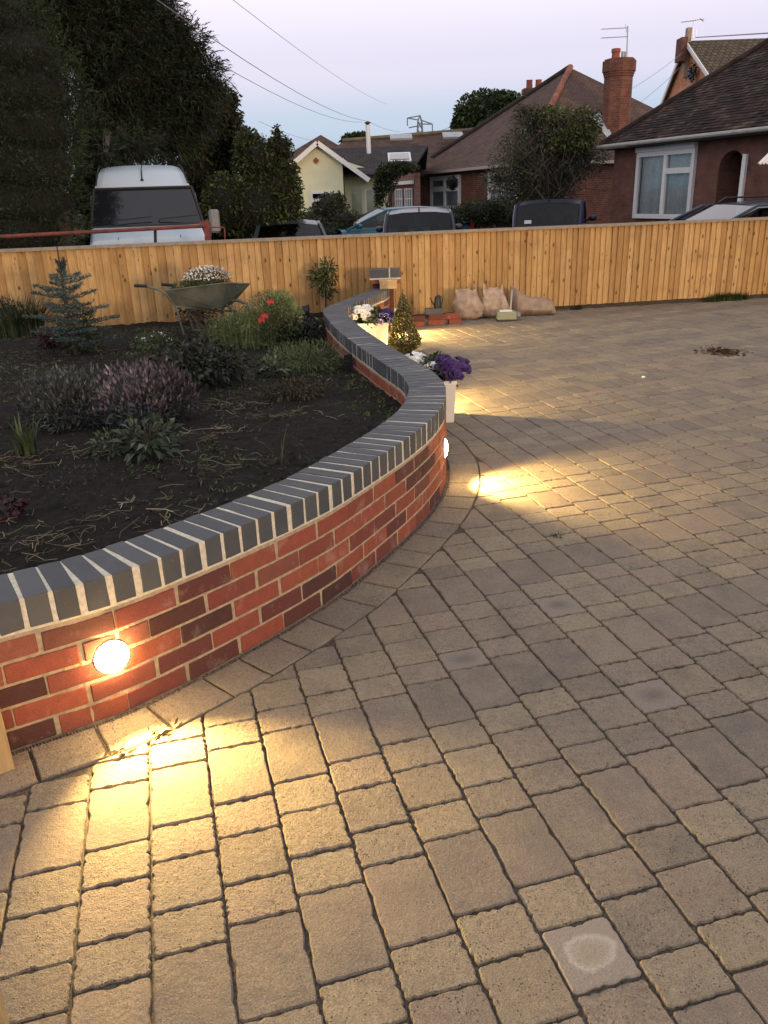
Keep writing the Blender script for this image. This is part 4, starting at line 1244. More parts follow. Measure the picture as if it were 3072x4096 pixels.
# grit beside wall foot
m = MB(); rr = random.Random(12)
for q in range(5200):
    i_ = rr.randrange(60, s_at(4.6)); dd_ = abs(rr.gauss(0, .018)) + .0015 if rr.random() < .8 else rr.uniform(0, .2)
    x_, y_ = WP[i_] + WN[i_] * dd_; s_ = rr.uniform(.0009, .0032); z0 = .0015 if dd_ > .02 else rr.uniform(-.008, .003)
    m.add([(x_ + s_, y_, z0), (x_ - s_ * .6, y_ + s_, z0), (x_ - s_ * .5, y_ - s_, z0), (x_, y_, z0 + s_ * 1.3)], [(0, 1, 3), (1, 2, 3), (2, 0, 3)])
tag(m.build('grit', simple('pink_grit', (.22, .16, .13), .9, .3, 80, rand=.5)), 'coarse grit lying along the foot of the wall', 'grit', kind='stuff')

# timber post at lower left
T = thing('timber_post', 'cut timber post at the lower left edge against the wall', 'timber post', tuple(onz(14, 1650, 0)))
b0 = onz(35, 1640, 0.0)
m = MB(); m.obox((b0[0] - .045, b0[1] - .035, .15), (.035, .025, 0), (-.025, .035, 0), (0, 0, .15)); m.build('post_body', MAT['postwood'], T)
e0 = at(6, 1500, .74)
T2 = thing('gate_plank', 'narrow upright timber plank cut off by the left picture edge', 'timber plank', (-.60, .80, 0))
q0 = onz(8, 2205, .25); 
m = MB(); m.obox((q0[0] - .05, q0[1], .29), (.05, 0, 0), (0, .012, 0), (0, 0, .29)); m.build('plank_body', MAT['postwood'], T2)

# ================================================================== beyond the fence
BW = dict(
    red=brickwork_mat('red_brickwork', (.21, .078, .052), (.13, .055, .042), (.21, .16, .12)),
    dark=brickwork_mat('dim_red_brickwork', (.20, .092, .066), (.155, .074, .056), (.17, .115, .09)),
    orange=brickwork_mat('orange_brickwork', (.66, .28, .15), (.60, .25, .13), (.60, .33, .21)),
    tile=brickwork_mat('brown_roof_tiles', (.15, .090, .066), (.105, .070, .056), (.045, .034, .028), .17, .10, .02, bd=.02),
    tile2=brickwork_mat('grey_roof_slates', (.058, .052, .050), (.045, .042, .042), (.022, .02, .02), .3, .2, .02, bd=.015),
    tile3=brickwork_mat('brown_pantiles', (.125, .095, .062), (.088, .068, .046), (.03, .024, .017), .30, .32, .05, bd=.03),
    cream=simple('cream_render', (.80, .79, .52), .85, .05, 3, 60, .003, rand=0),
    mossy=leafmat('mossy_tile', (.019, .011, .008), (.042, .025, .018), (.068, .050, .034), .9),
    under=simple('roof_underlay', (.02, .016, .014), .95, .2, 5),
    ridge=simple('orange_ridge_tile', (.26, .10, .06), .85, .3, 8, 30, .01, rand=.2),
)
def frame_win(parent, O, u, w, h, cols, name='window', th=.05, depth=.06, curtain=True, mat='white', split=None, n=None, dark=False):
    """u: unit horizontal direction (2D) of the wall seen from outside; n outward normal 2D."""
    O = np.array(O, float); U = np.array([u[0], u[1], 0.0]); Nn = np.array([n[0], n[1], 0.0]); Z = np.array([0, 0, 1.0])
    m = MB()
    def bar(a0, a1, z0, z1, off=0.0, dd=depth):
        c = O + U * (a0 + a1) / 2 + Z * (z0 + z1) / 2 + Nn * (off)
        m.obox(c, U * (a1 - a0) / 2, Nn * dd / 2, Z * (z1 - z0) / 2)
    bar(0, th, 0, h); bar(w - th, w, 0, h); bar(th, w - th, h - th, h); bar(th, w - th, 0, th)
    panes = []
    x = th; tot_ = sum(cols); inner = w - 2 * th
    for k, c in enumerate(cols):
        cw = inner * c / tot_
        x0, x1 = x, x + cw
        if k < len(cols) - 1: bar(x1 - th / 2, x1 + th / 2, th, h - th, .002)
        if split and split[k]:
            zz = h * split[k]; bar(x0 + (th / 2 if k else 0), x1 - (th / 2 if k < len(cols) - 1 else 0), zz - th * .6, zz + th * .6, .004)
            panes += [(x0, x1, th, zz), (x0, x1, zz, h - th)]
        else: panes.append((x0, x1, th, h - th))
        x += cw
    wo = m.build(name, MAT[mat], parent)
    for (x0, x1, z0, z1) in panes:
        mm = MB(); q = [O + U * a + Z * b - Nn * .005 for a, b in ((x0, z0), (x1, z0), (x1, z1), (x0, z1))]
        mm.poly(q); mm.build('pane', MAT['glass'], wo)
    mm = MB(); q = [O + U * a + Z * b - Nn * .34 for a, b in ((0, 0), (w, 0), (w, h), (0, h))]; mm.poly(q); mm.build('room', MAT['dark'], wo)
    if curtain:
        rows = []
        for zt in (h - th, h * .5, th):
            rows.append([O + U * (th + (w - 2 * th) * j / 60) + Z * zt - Nn * (.07 + .022 * math.sin(j * 1.3) + .012 * math.sin(j * .45)) for j in range(61)])
        mm = MB(); mm.grid(rows); mm.build('curtain', MAT['curtain'], wo, smooth=True)
    return wo

# ---------------- nearest brick bungalow with the dark tiled roof
def hit(base, u, dx, dy):
    """where the sight line through a picture point meets the vertical plane base + u*s: (s, z)"""
    d = ray(dx, dy); M_ = np.array([[u[0], -d[0]], [u[1], -d[1]]]); s_, t_ = np.linalg.solve(M_, -np.asarray(base, float))
    return s_, CH + t_ * d[2]
EZ1 = 2.5
E1 = onz(1296, 318, EZ1)[:2]; U1 = onz(1659, 278, EZ1)[:2] - E1; U1 /= np.linalg.norm(U1); N1 = np.array([-U1[1], U1[0]])   # N1 points inward (+x)
ON1 = -N1
nb_ = thing('brick_bungalow', 'nearest brick bungalow on the right with a dark mossy tiled roof', 'house', (E1[0], E1[1], -.1))
W1 = E1 + .35 * N1 + .35 * U1
ws0, ws1 = hit(W1, U1, 1376, 400)[0], hit(W1, U1, 1500, 400)[0]
wz0, wz1 = hit(W1, U1, 1376, 471)[1], hit(W1, U1, 1440, 325)[1]
as0, as1 = hit(W1, U1, 1549, 400)[0], hit(W1, U1, 1603, 400)[0]; az1 = hit(W1, U1, 1578, 325)[1]
print('near house', E1, U1, ws0, ws1, wz0, wz1, as0, as1, az1)
# hip passes through the picture point (1659, 95)
hs = hit(E1, (U1 + N1) / math.sqrt(2), 1659, 95); TANH = (hs[1] - EZ1) / (hs[0] / math.sqrt(2)); print('tan', TANH)
def P3(p2, z): return (p2[0], p2[1], z)
def wallp(base, u, s0, s1, z0, z1): return [P3(base + u * s0, z0), P3(base + u * s1, z0), P3(base + u * s1, z1), P3(base + u * s0, z1)]
T1v = -N1 * .0
m = MB()
# front wall with openings for window (s .56-2.51) and the arched porch (3.13-3.83)
segs = [(0, ws0, -.1, 2.45), (ws0, ws1, -.1, wz0), (ws0, ws1, wz1 + .1, 2.45), (ws1, as0, -.1, 2.45), (as1, 13, -.1, 2.45)]
for s0, s1, z0, z1 in segs: m.slab(wallp(W1, U1, s0, s1, z0, z1), .22)
ac, ar = (as0 + as1) / 2, (as1 - as0) / 2; zc = az1 - ar
for k in range(14):
    a0, a1 = math.pi * k / 14, math.pi * (k + 1) / 14
    x0, x1 = ac - ar * math.cos(a0), ac - ar * math.cos(a1)
    m.slab([P3(W1 + U1 * x0, zc + ar * math.sin(a0)), P3(W1 + U1 * x1, zc + ar * math.sin(a1)), P3(W1 + U1 * x1, 2.45), P3(W1 + U1 * x0, 2.45)], .22)
o = m.build('wall', BW['dark'], nb_, uv=True); recalc(o.data)
m = MB(); m.slab(wallp(W1 + N1 * 1.3, U1, as0 - .5, as1 + .6, -.1, 2.4), .1); m.slab([P3(W1 + U1 * as0 + N1 * .22, -.1), P3(W1 + U1 * as0 + N1 * 1.3, -.1), P3(W1 + U1 * as0 + N1 * 1.3, 2.4), P3(W1 + U1 * as0 + N1 * .22, 2.4)], .05)
m.slab([P3(W1 + U1 * as1 + N1 * 1.3, -.1), P3(W1 + U1 * as1 + N1 * .22, -.1), P3(W1 + U1 * as1 + N1 * .22, 2.4), P3(W1 + U1 * as1 + N1 * 1.3, 2.4)], .05)
m.build('porch_wall', BW['dark'], nb_, uv=True)
m = MB(); m.slab([P3(W1, -.1), P3(W1 + N1 * 8, -.1), P3(W1 + N1 * 8, 2.45), P3(W1, 2.45)], .22); o = m.build('wall', BW['dark'], nb_, uv=True); recalc(o.data)
# window
frame_win(nb_, P3(W1 + U1 * ws0 + ON1 * .03, wz0), U1, ws1 - ws0, wz1 - wz0, [1.02, .93], split=[None, .70], n=ON1, th=.10, depth=.09, mat='oldwhite' if 'oldwhite' in MAT else 'white')
wm_ = (ws0 + ws1) / 2 + .05
m = MB(); m.obox(P3(W1 + U1 * ((ws0 + wm_) / 2 - .03) + ON1 * .05, wz1 + .055), np.r_[U1 * (wm_ - ws0) / 2, 0], np.r_[ON1 * .05, 0], (0, 0, .05)); m.obox(P3(W1 + U1 * ((ws1 + wm_) / 2 - .02) + ON1 * .055, wz1 + .06), np.r_[U1 * ((ws1 - wm_) / 2 + .02), 0], np.r_[ON1 * .05, 0], (0, 0, .058))
m.build('window_head_board', MAT['white'], nb_)
m = MB(); m.obox(P3(W1 + U1 * (as1 + .03) + ON1 * .03, 1.0), np.r_[U1 * .05, 0], np.r_[ON1 * .03, 0], (0, 0, 1.1)); m.build('porch_post', MAT['white'], nb_)
# eave and roof
TAN = TANH; RUN = 4.2
m = MB(); m.tube([P3(E1 + ON1 * .03 + U1 * -.05, 2.50), P3(E1 + ON1 * .03 + U1 * 13, 2.50)], .045, 8); m.build('gutter', simple('grey_gutter', (.40, .39, .35), .6, .15, 6), nb_, smooth=True)
m = MB(); m.slab([P3(E1, 2.44), P3(E1 + U1 * 13, 2.44), P3(E1 + U1 * 13 + N1 * .4, 2.44), P3(E1 + N1 * .4, 2.44)], .02); m.build('soffit', MAT['dark'], nb_)
hipT = E1 + (U1 + N1) * RUN
m = MB()
m.poly([P3(E1, 2.50), P3(E1 + U1 * 13, 2.50), P3(E1 + U1 * 13 + N1 * RUN, 2.5 + RUN * TAN), P3(hipT, 2.5 + RUN * TAN)])
m.poly([P3(E1, 2.50), P3(hipT, 2.5 + RUN * TAN), P3(E1 + N1 * 2 * RUN, 2.5)])
m.poly([P3(E1 + N1 * 2 * RUN, 2.5), P3(hipT, 2.5 + RUN * TAN), P3(E1 + U1 * 13 + N1 * RUN, 2.5 + RUN * TAN), P3(E1 + U1 * 13 + N1 * 2 * RUN, 2.5)])
roof1 = m.build('roof', BW['under'], nb_)
def tile_field(parent, O2, U2, I2, z0, tan, smax, runmax, lo, hi, wid, gauge, mat, name='roof_tiles', th=.018, seed=1, ymax=None, jit=1.0):
    """rows of overlapping tiles on a roof plane; lo/hi(run) give the sloping ends"""
    r_ = random.Random(seed); ln = math.hypot(1, tan); V = []; F = []
    up = np.r_[I2, tan]; up = up / np.linalg.norm(up); uu = np.r_[U2, 0]; nr = np.cross(uu, up); nr = nr if nr[2] > 0 else -nr
    nrow = int(runmax * ln / gauge)
    for k in range(nrow):
        run = k * gauge / ln
        a, b = lo(run), hi(run); x = a + (wid / 2 if k % 2 else 0)
        while x < b:
            ww = min(wid, b - x) - .004
            if ww < .03: break
            c = np.r_[O2, z0] + uu * x + up * (k * gauge)
            lift = .012 + r_.uniform(0, .010) * jit; s_ = r_.uniform(-.008, .008) * jit
            q = [c + nr * lift + up * s_, c + uu * ww + nr * (lift + r_.uniform(-.004, .004) * jit) + up * s_]
            e = [q[0] + up * gauge * 1.15 - nr * (lift * .8), q[1] + up * gauge * 1.15 - nr * (lift * .8)]
            d_ = [q[0] - nr * th, q[1] - nr * th]
            n0 = len(V); V += [q[0], q[1], e[1], e[0], d_[0], d_[1]]
            F += [(n0, n0 + 1, n0 + 2, n0 + 3), (n0 + 4, n0 + 5, n0 + 1, n0)]
            x += wid
    o = add_mesh(name, V, F, mat, parent); o['kind'] = 'stuff'; return o
tile_field(roof1 and nb_, E1 - N1 * .05, U1, N1, 2.505, TAN, 13, RUN, lambda r: r - .03, lambda r: 9.5, .165, .10, BW['mossy'], seed=3)
m = MB(); m.tube([P3(E1, 2.53), P3(hipT, 2.54 + RUN * TAN)], .09, 8); m.build('hip_tiles', BW['mossy'], nb_)

# white porch canopy at the right edge
cp_ = at(1652, 334, 15.4)
T = thing('porch_canopy', 'tip of a white timber porch gable at the right edge', 'porch', cp_)
for a0 in (0, .05, .1):
    m = MB(); q = np.array(cp_) + np.array([a0, -a0 * .5, 0]); m.obox(q + np.array([.12, 0, .05]), (.20, 0, .20), (0, .03, 0), (-.014, 0, .014)); m.build('barge_board', MAT['white'], T)

# ---------------- middle brick bungalow with a hip roof and tall chimney
A2 = onz(884, 376, 2.45)[:2]; B2 = onz(1130, 352, 2.45)[:2]; print('mid', A2, B2); U2 = (B2 - A2) / np.linalg.norm(B2 - A2); LA = np.linalg.norm(B2 - A2); I2 = np.array([-U2[1], U2[0]]); LB = 10.0
C2 = B2 + I2 * LB; D2 = A2 + I2 * LB
mb_ = thing('hipped_bungalow', 'brick bungalow with steep hipped roof and tall brick chimney in the middle', 'house', (A2[0], A2[1], -.1))
AP = (A2 + C2) / 2; ZE = 2.45; ZA = at(1243, 146, AP[1])[2]; print('apex px', proj((AP[0], AP[1], ZA)))
Wb = A2 + .3 * I2 + .3 * U2; on2 = -I2
w1a, w1b = hit(Wb, U2, 932, 400)[0], hit(Wb, U2, 996, 400)[0]; w2a, w2b = hit(Wb, U2, 1057, 400)[0], hit(Wb, U2, 1122, 400)[0]
wt1, wt2 = min(2.35, hit(Wb, U2, 934, 382)[1]), min(2.35, hit(Wb, U2, 1060, 372)[1]); print('mid windows', w1a, w1b, w2a, w2b, wt1, wt2, LA)
w2b = min(w2b, LA - 1)
m = MB()
for s0, s1, z0, z1 in [(-1.4, w1a, -.1, 2.4), (w1a, w1b, -.1, .9), (w1a, w1b, wt1, 2.4), (w1b, w2a, -.1, 2.4), (w2a, w2b, -.1, .9), (w2a, w2b, wt2, 2.4), (w2b, LA - .6, -.1, 2.4)]:
    m.slab(wallp(Wb, U2, s0, s1, z0, z1), .22)
o = m.build('wall', BW['red'], mb_, uv=True); recalc(o.data)
Wc = Wb + U2 * (LA - .6)
m = MB(); m.slab([P3(Wc, -.1), P3(Wc + I2 * (LB - .6), -.1), P3(Wc + I2 * (LB - .6), 2.4), P3(Wc, 2.4)], .22); o = m.build('wall', BW['red'], mb_, uv=True); recalc(o.data)
frame_win(mb_, P3(Wb + U2 * w1a + on2 * .02, .9), U2, w1b - w1a, wt1 - .9, [1, 1], split=[.62, .62], n=on2, th=.17, depth=.12)
frame_win(mb_, P3(Wb + U2 * w2a + on2 * .02, .9), U2, w2b - w2a, wt2 - .9, [1, 1], split=[.62, .62], n=on2, th=.16, depth=.12)
m = MB(); ap = P3(AP, ZA)
ev = .0
m.poly([P3(A2, ZE), P3(B2, ZE), ap]); m.poly([P3(B2, ZE), P3(C2, ZE), ap]); m.poly([P3(C2, ZE), P3(D2, ZE), ap]); m.poly([P3(D2, ZE), P3(A2, ZE), ap])
o = m.build('roof', BW['tile'], mb_, uv=True)
m = MB(); m.obox((np.r_[(A2 + B2) / 2, ZE + .0]) + np.r_[on2 * .04, -.03], np.r_[(B2 - A2) / 2, 0], np.r_[on2 * .04, 0], (0, 0, .05)); m.obox(np.r_[(C2 + B2) / 2, ZE - .03] + np.r_[U2 * .04, 0], np.r_[(C2 - B2) / 2, 0], np.r_[U2 * .04, 0], (0, 0, .05)); m.build('gutter', MAT['white'] if False else simple('pale_gutter', (.45, .38, .30), .6, .1, 5), mb_)
for a_, nm in ((B2, 20), (A2, 20)):
    p0 = np.r_[a_, ZE]; p1 = np.array(ap); Ld = np.linalg.norm(p1 - p0); k = int(Ld / .34)
    for q in range(k):
        s0 = p0 + (p1 - p0) * q / k; s1 = p0 + (p1 - p0) * (q + .96) / k
        m = MB(); m.tube([s0 + (0, 0, .02), s1 + (0, 0, .035)], [.13, .115], 8); m.build('ridge_tile', BW['ridge'] if a_ is B2 else BW['tile'], mb_)
# chimney
_cs = hit(B2 - U2 * 1.76, I2, 1334, 200)[0]; ch = B2 + I2 * _cs - U2 * 1.76
CT = at(1334, 128, ch[1])[2]; CB = at(1334, 248, ch[1])[2]; print('chimney', ch, CB, CT)
chm = MB()
def oct_(z0, z1, r0, r1=None): 
    chm.add([P3(ch + (I2 * math.cos(a) + U2 * math.sin(a)) * (r0 if k < 8 else (r1 or r0)), z0 if k < 8 else z1) for k in range(16) for a in [math.pi / 8 + (k % 8) * math.pi / 4]],
            [(k, (k + 1) % 8, 8 + (k + 1) % 8, 8 + k) for k in range(8)] + [tuple(range(8, 16))])
cw = (at(1366, 200, ch[1])[0] - at(1304, 200, ch[1])[0]) / 2 * .98
oct_(3.0, CT - .58, cw); oct_(CT - .58, CT - .50, cw * 1.05); oct_(CT - .50, CT - .42, cw * 1.1); oct_(CT - .42, CT - .06, cw * 1.17); oct_(CT - .06, CT, cw * 1.05)
chim = chm.build('chimney', BW['red'], mb_, uv=True)
q = MB(); q.lathe([(.001, 0), (.15, 0), (.14, .2), (.17, .24), (.16, .34), (.12, .35)], c=(*(ch - I2 * .18), CT - .01), k=14); q.build('chimney_pot', MAT['terracotta'], chim, smooth=True)
for dq in (.12, .26): 
    q = MB(); q.lathe([(.06, 0), (.06, .26), (.001, .26)], c=(*(ch + I2 * dq), CT - .01), k=10); q.build('flue_pipe', MAT['lead'], chim)
q = MB()
fw = cw * 1.1; f0 = ch + U2 * fw
sl_ = (ZA - ZE) / (LA / 2)
def rz2(P_): return ZE + (np.dot(B2 - P_, U2)) * sl_
cs = [ch - I2 * fw + U2 * fw, ch + I2 * fw + U2 * fw, ch + I2 * fw - U2 * fw, ch - I2 * fw - U2 * fw]
ou = [ch - I2 * (fw + .16) + U2 * (fw + .2), ch + I2 * (fw + .16) + U2 * (fw + .2), ch + I2 * (fw + .16) - U2 * fw, ch - I2 * (fw + .16) - U2 * fw]
q.add([P3(v, rz2(v) + .04) for v in ou] + [P3(v * .75 + ch * .25, rz2(v) + .16) for v in cs], [(0, 1, 5, 4), (1, 2, 6, 5), (2, 3, 7, 6), (3, 0, 4, 7)]); q.build('flashing', MAT['lead'], chim)
# aerial on the chimney
ab = np.r_[ch + I2 * .30, CT - .02]
T = thing('tv_aerial', 'two-armed television aerial on the tall brick chimney', 'aerial', ab)
m = MB(); atop = at(1356, 56, ab[1]); m.tube([tuple(ab), (atop[0], atop[1], atop[2])], .022, 6); m.build('mast', MAT['steel'], T)
for (y0, y1) in ((60, 62), (79, 81)):
    a = at(1354, y0, ab[1]); b = at(1300, y1 + 1, ab[1] + .2)
    m = MB(); m.tube([a, b], .012, 5)
    for k in range(9):
        t_ = k / 8; c = a * (1 - t_) + b * t_; m.tube([c + (0, -.16, 0), c + (0, .16, 0)], .006, 4)
    m.build('aerial_arm', MAT['steel'], T)
m = MB(); c = at(1352, 61, ab[1]); m.tube([c + (0, -.1, -.14), c + (0, .1, .14)], .012, 4); m.build('reflector', MAT['steel'], T)
# second chimney
c2 = at(1153, 196, 39.5)
T = thing('far_chimney', 'small brick chimney with two pots behind the middle bungalow roof', 'chimney', (c2[0], c2[1], 4))
m = MB(); m.box(c2[0] - .42, c2[0] + .38, c2[1] - .3, c2[1] + .3, 3.5, c2[2] + .02); m.box(c2[0] - .48, c2[0] + .44, c2[1] - .36, c2[1] + .36, c2[2] - .12, c2[2] + .08); m.build('stack', BW['red'], T, uv=True)
for dx_ in (-.2, .2):
    m = MB(); m.lathe([(.001, 0), (.14, 0), (.13, .3), (.15, .34), (.001, .34)], c=(c2[0] + dx_, c2[1], c2[2] + .08), k=12); m.build('chimney_pot', MAT['terracotta'], T, smooth=True)
# hanging basket
hb = at(977, 395, 32.2)
T = thing('hanging_basket', 'dark leafy ball hanging at the white window of the middle bungalow', 'hanging basket', hb)
crown('leafy_ball', T, [(hb[0], hb[1], hb[2], .20, .2, .22)], 700, .08, .04, LM['darkleaf'], seed=5)
# garage left of it
ga = MB(); GB = at(846, 420, 34.0)[:2]; gs0, gs1 = 0.0, hit(GB, U2, 897, 420)[0]; print('garage', GB, gs1)
GZ = at(860, 377, 33.3)[2]; dw = (gs1 - gs0 - .42) / 2
segsg = [(gs0, gs0 + .25, -.1, GZ), (gs0 + .25, gs1 - .15, 2.0, GZ), (gs1 - .15, gs1, -.1, GZ)]
T = thing('brick_garage', 'small flat-topped brick garage with red doors beside the middle bungalow', 'garage', P3(GB + U2 * gs0, -.1))
for s0, s1, z0, z1 in segsg: ga.slab(wallp(GB, U2, s0, s1, z0, z1), .2)
o = ga.build('wall', brickwork_mat('pinkish_brickwork', (.25, .13, .10), (.2, .10, .08), (.3, .22, .17)), T, uv=True); recalc(o.data)
m = MB(); c0 = GB + U2 * ((gs0 + gs1) / 2 + .05); m.obox(P3(c0 + on2 * .03, 1.98), np.r_[U2 * (dw + .05), 0], np.r_[on2 * .05, 0], (0, 0, .06)); m.build('lintel', MAT['white'], T)
reddoor = simple('dark_red_paint', (.16, .035, .03), .6, .15, 10)
for k in range(2):
    sA = gs0 + .28 + k * dw
    m = MB(); m.slab(wallp(GB + on2 * -.03, U2, sA, sA + dw - .02, -.1, 1.9), .05); dr = m.build('door', reddoor, T)
    m = MB()
    for q in range(4): sx_ = sA + dw * (.16 + .22 * q); m.obox(P3(GB + U2 * sx_ + on2 * .0, 1.42), np.r_[U2 * .03, 0], np.r_[on2 * .03, 0], (0, 0, .36))
    for zz in (1.08, 1.42, 1.76): m.obox(P3(GB + U2 * (sA + dw / 2) + on2 * .0, zz), np.r_[U2 * dw * .38, 0], np.r_[on2 * .02, 0], (0, 0, .018))
    m.build('window_bars', MAT['white'], dr)
    m = MB(); m.slab(wallp(GB + on2 * -.015, U2, sA + dw * .14, sA + dw * .86, 1.07, 1.77), .01); m.build('pane', MAT['dark'], dr)

# ---------------- cream gabled bungalow
cb = thing('cream_bungalow', 'cream rendered bungalow with white bargeboards seen beyond the parked cars', 'house', (-2.75, 34, -.3))
_a = at(686, 316, 33.75); AX, AZ = _a[0], _a[2]; _b = at(795, 388, 33.75); ER, EZ = _b[0], _b[2]; EL = 2 * AX - ER; print('cream', AX, AZ, ER, EZ)
m = MB()
fx1 = at(742, 380, 34)[0]
zr = AZ - (AZ - EZ) * (fx1 - AX) / (ER - AX)
wl = lambda x0, x1, z0, z1: m.slab([(x0, 34, z0), (x1, 34, z0), (x1, 34, z1), (x0, 34, z1)], .2)
wy0 = at(670, 415, 34)[0]; wy1 = at(719, 415, 34)[0]; wz = at(690, 413, 34)[2]
wl(EL + .25, wy0, -.4, EZ); wl(wy1, fx1, -.4, EZ); wl(wy0, wy1, -.4, .2); wl(wy0, wy1, wz, EZ)
m.slab([(EL + .25, 34, EZ), (fx1, 34, EZ), (fx1, 34, zr), (AX, 34, AZ), (EL + .25, 34, EZ + .17)], .2)
m.slab([(fx1, 34.0, -.4), (fx1, 34.9, -.4), (fx1, 34.9, 3), (fx1, 34.0, zr)], .02)
o = m.build('wall', BW['cream'], cb); recalc(o.data)
m = MB(); m.slab([(fx1, 34.9, -.4), (at(842, 420, 34.9)[0], 34.9, -.4), (at(842, 420, 34.9)[0], 34.9, 2.3), (fx1, 34.9, 2.9)], .2); o = m.build('wall', BW['cream'], cb); recalc(o.data)
for (p0, p1) in (((AX, AZ + .12), (ER + .05, EZ - .03)), ((AX, AZ + .12), (EL - .05, EZ - .03))):
    a = np.array([p0[0], 33.72, p0[1]]); b = np.array([p1[0], 33.72, p1[1]]); d = (b - a); c = (a + b) / 2; up = np.cross(d / np.linalg.norm(d), (0, 1, 0)); up *= np.sign(up[2])
    m = MB(); m.obox(c, d / 2, (0, .03, 0), up * .085); m.build('bargeboard', MAT['white'], cb)
m = MB(); m.slab([(AX, 33.76, AZ + .2), (ER + .1, 33.76, EZ), (ER + .1, 42, EZ), (AX, 42, AZ + .2)], .08); m.slab([(AX, 33.76, AZ + .2), (AX, 42, AZ + .2), (EL - .1, 42, EZ), (EL - .1, 33.76, EZ)], .08); o = m.build('roof', BW['tile2'], cb, uv=True); recalc(o.data)
r2 = at(745, 320, 37); r3 = at(975, 318, 37)
m = MB(); m.slab([(ER - 1.2, 34.2, 2.35), (at(888, 400, 34.2)[0], 34.2, 2.35), (at(925, 318, 37)[0], 37, r2[2]), (-2.2, 37, r2[2])], .08); m.slab([(-2.2, 37, r2[2]), (at(925, 318, 37)[0], 37, r2[2]), (2.4, 40, 2.3), (-2.2, 40, 2.3)], .08); o = m.build('wing_roof', BW['tile2'], cb, uv=True); recalc(o.data)
frame_win(cb, (wy0, 33.98, .2), (1, 0), wy1 - wy0, wz - .2, [1], split=[.80], n=(0, -1), th=.09, curtain=False)
a0 = at(757, 410, 34.88)[0]; a1 = at(782, 410, 34.88)[0]; a2 = at(788, 410, 34.88)[0]; a3 = at(816, 410, 34.88)[0]
frame_win(cb, (a0, 34.86, .1), (1, 0), a1 - a0, 1.72, [1], n=(0, -1), th=.03, mat='curtain')
frame_win(cb, (a2, 34.86, .1), (1, 0), a3 - a2, 1.72, [1], n=(0, -1), th=.06)
fl = at(683, 347, 33.97); m = MB(); m.obox(fl + (0, -.02, 0), (.10, 0, 0), (0, .02, 0), (0, 0, .045)); m.obox(fl + (0, -.021, 0), (.045, 0, 0), (0, .02, 0), (0, 0, .10)); m.build('vent_cross', MAT['terracotta'], cb)
f0 = at(797, 326, 36.4); f1 = at(794, 270, 36.4)
m = MB(); m.tube([f0 - (0, 0, .3), f1], .09, 12); m.build('flue', MAT['white'], cb, smooth=True)
m = MB(); m.lathe([(.07, 0), (.07, .05), (.13, .06), (.13, .09), (.02, .14)], c=tuple(f1), k=12); m.build('flue_cap', MAT['blackplastic'], cb)
s0 = at(839, 352, 35.2); s1 = at(886, 331, 36.3)
m = MB(); m.slab([(s0[0], s0[1], s0[2] + .06), (s1[0], s0[1], s0[2] + .06), (s1[0], s1[1], s1[2] + .05), (s0[0], s1[1], s1[2] + .05)], .06); sk = m.build('skylight', MAT['white'], cb)
m = MB(); m.slab([(s0[0] + .08, s0[1] + .12, s0[2] + .14), (s1[0] - .08, s0[1] + .12, s0[2] + .14), (s1[0] - .08, s1[1] - .12, s1[2] + .01), (s0[0] + .08, s1[1] - .12, s1[2] + .01)], .02); m.build('pane', simple('sky_lit_glass', (.30, .32, .28), .15, .1, 3), sk)

# ---------------- long brown roof behind
lz = at(745, 306, 42)[2]; lz2 = at(1000, 288, 42)[2]; lx0 = at(740, 306, 42)[0]; lx1 = 8.5
T = thing('brown_roofed_house', 'long low house with a brown tiled roof behind the cream bungalow', 'house', (lx0, 42, -.3))
m = MB(); m.slab([(lx0 - 2.2, 38.5, 2.3), (lx1, 38.5, 2.4), (lx1, 42, lz2 + .25), (lx0, 42, lz)], .1); m.slab([(lx0, 42, lz), (lx1, 42, lz2 + .25), (lx1, 45.5, 2.4), (lx0 - 2.2, 45.5, 2.3)], .1)
m.slab([(lx0 - 2.2, 45.5, 2.3), (lx0 - 2.2, 38.5, 2.3), (lx0, 42, lz)], .1); o = m.build('roof', BW['tile'], T, uv=True); recalc(o.data)
m = MB(); m.tube([(lx0, 42, lz + .03), (lx1, 42, lz2 + .28)], .12, 6); m.build('ridge', simple('mossy_ridge', (.16, .13, .08), .9, .3, 3), T)
m = MB(); m.box(lx0 - 1.8, lx1, 39, 45, -.3, 2.3); m.build('wall', BW['red'], T, uv=True)
for (xa, xb, ya, yb) in ((842, 890, 296, 300), (955, 1000, 292, 297)):
    a = at(xa, ya, 40.8); b = at(xb, yb, 40.4); m = MB(); m.slab([(a[0], b[1] - .4, b[2] + .02), (b[0], b[1] - .4, b[2] + .02), (b[0], a[1], a[2] + .12), (a[0], a[1], a[2] + .12)], .08); m.build('skylight', MAT['lead'], T)
pk = at(690, 288, 42); pl = at(606, 350, 40)
T = thing('hipped_house', 'far house showing only the peak of its dark hipped roof', 'house', (pk[0], 44, -.3))
m = MB(); q0, q1 = pk[0] - 3.3, pk[0] + 3.1; ez = 2.5
apx = (pk[0], 43, pk[2])
m.poly([(q0, 40, ez), (q1, 40, ez), apx]); m.poly([(q1, 40, ez), (q1, 47, ez), apx]); m.poly([(q1, 47, ez), (q0, 47, ez), apx]); m.poly([(q0, 47, ez), (q0, 40, ez), apx]); m.build('roof', BW['tile'], T, uv=True)
m = MB(); m.box(q0 + .3, q1 - .3, 40.3, 46.7, -.3, ez); m.build('wall', BW['red'], T, uv=True)

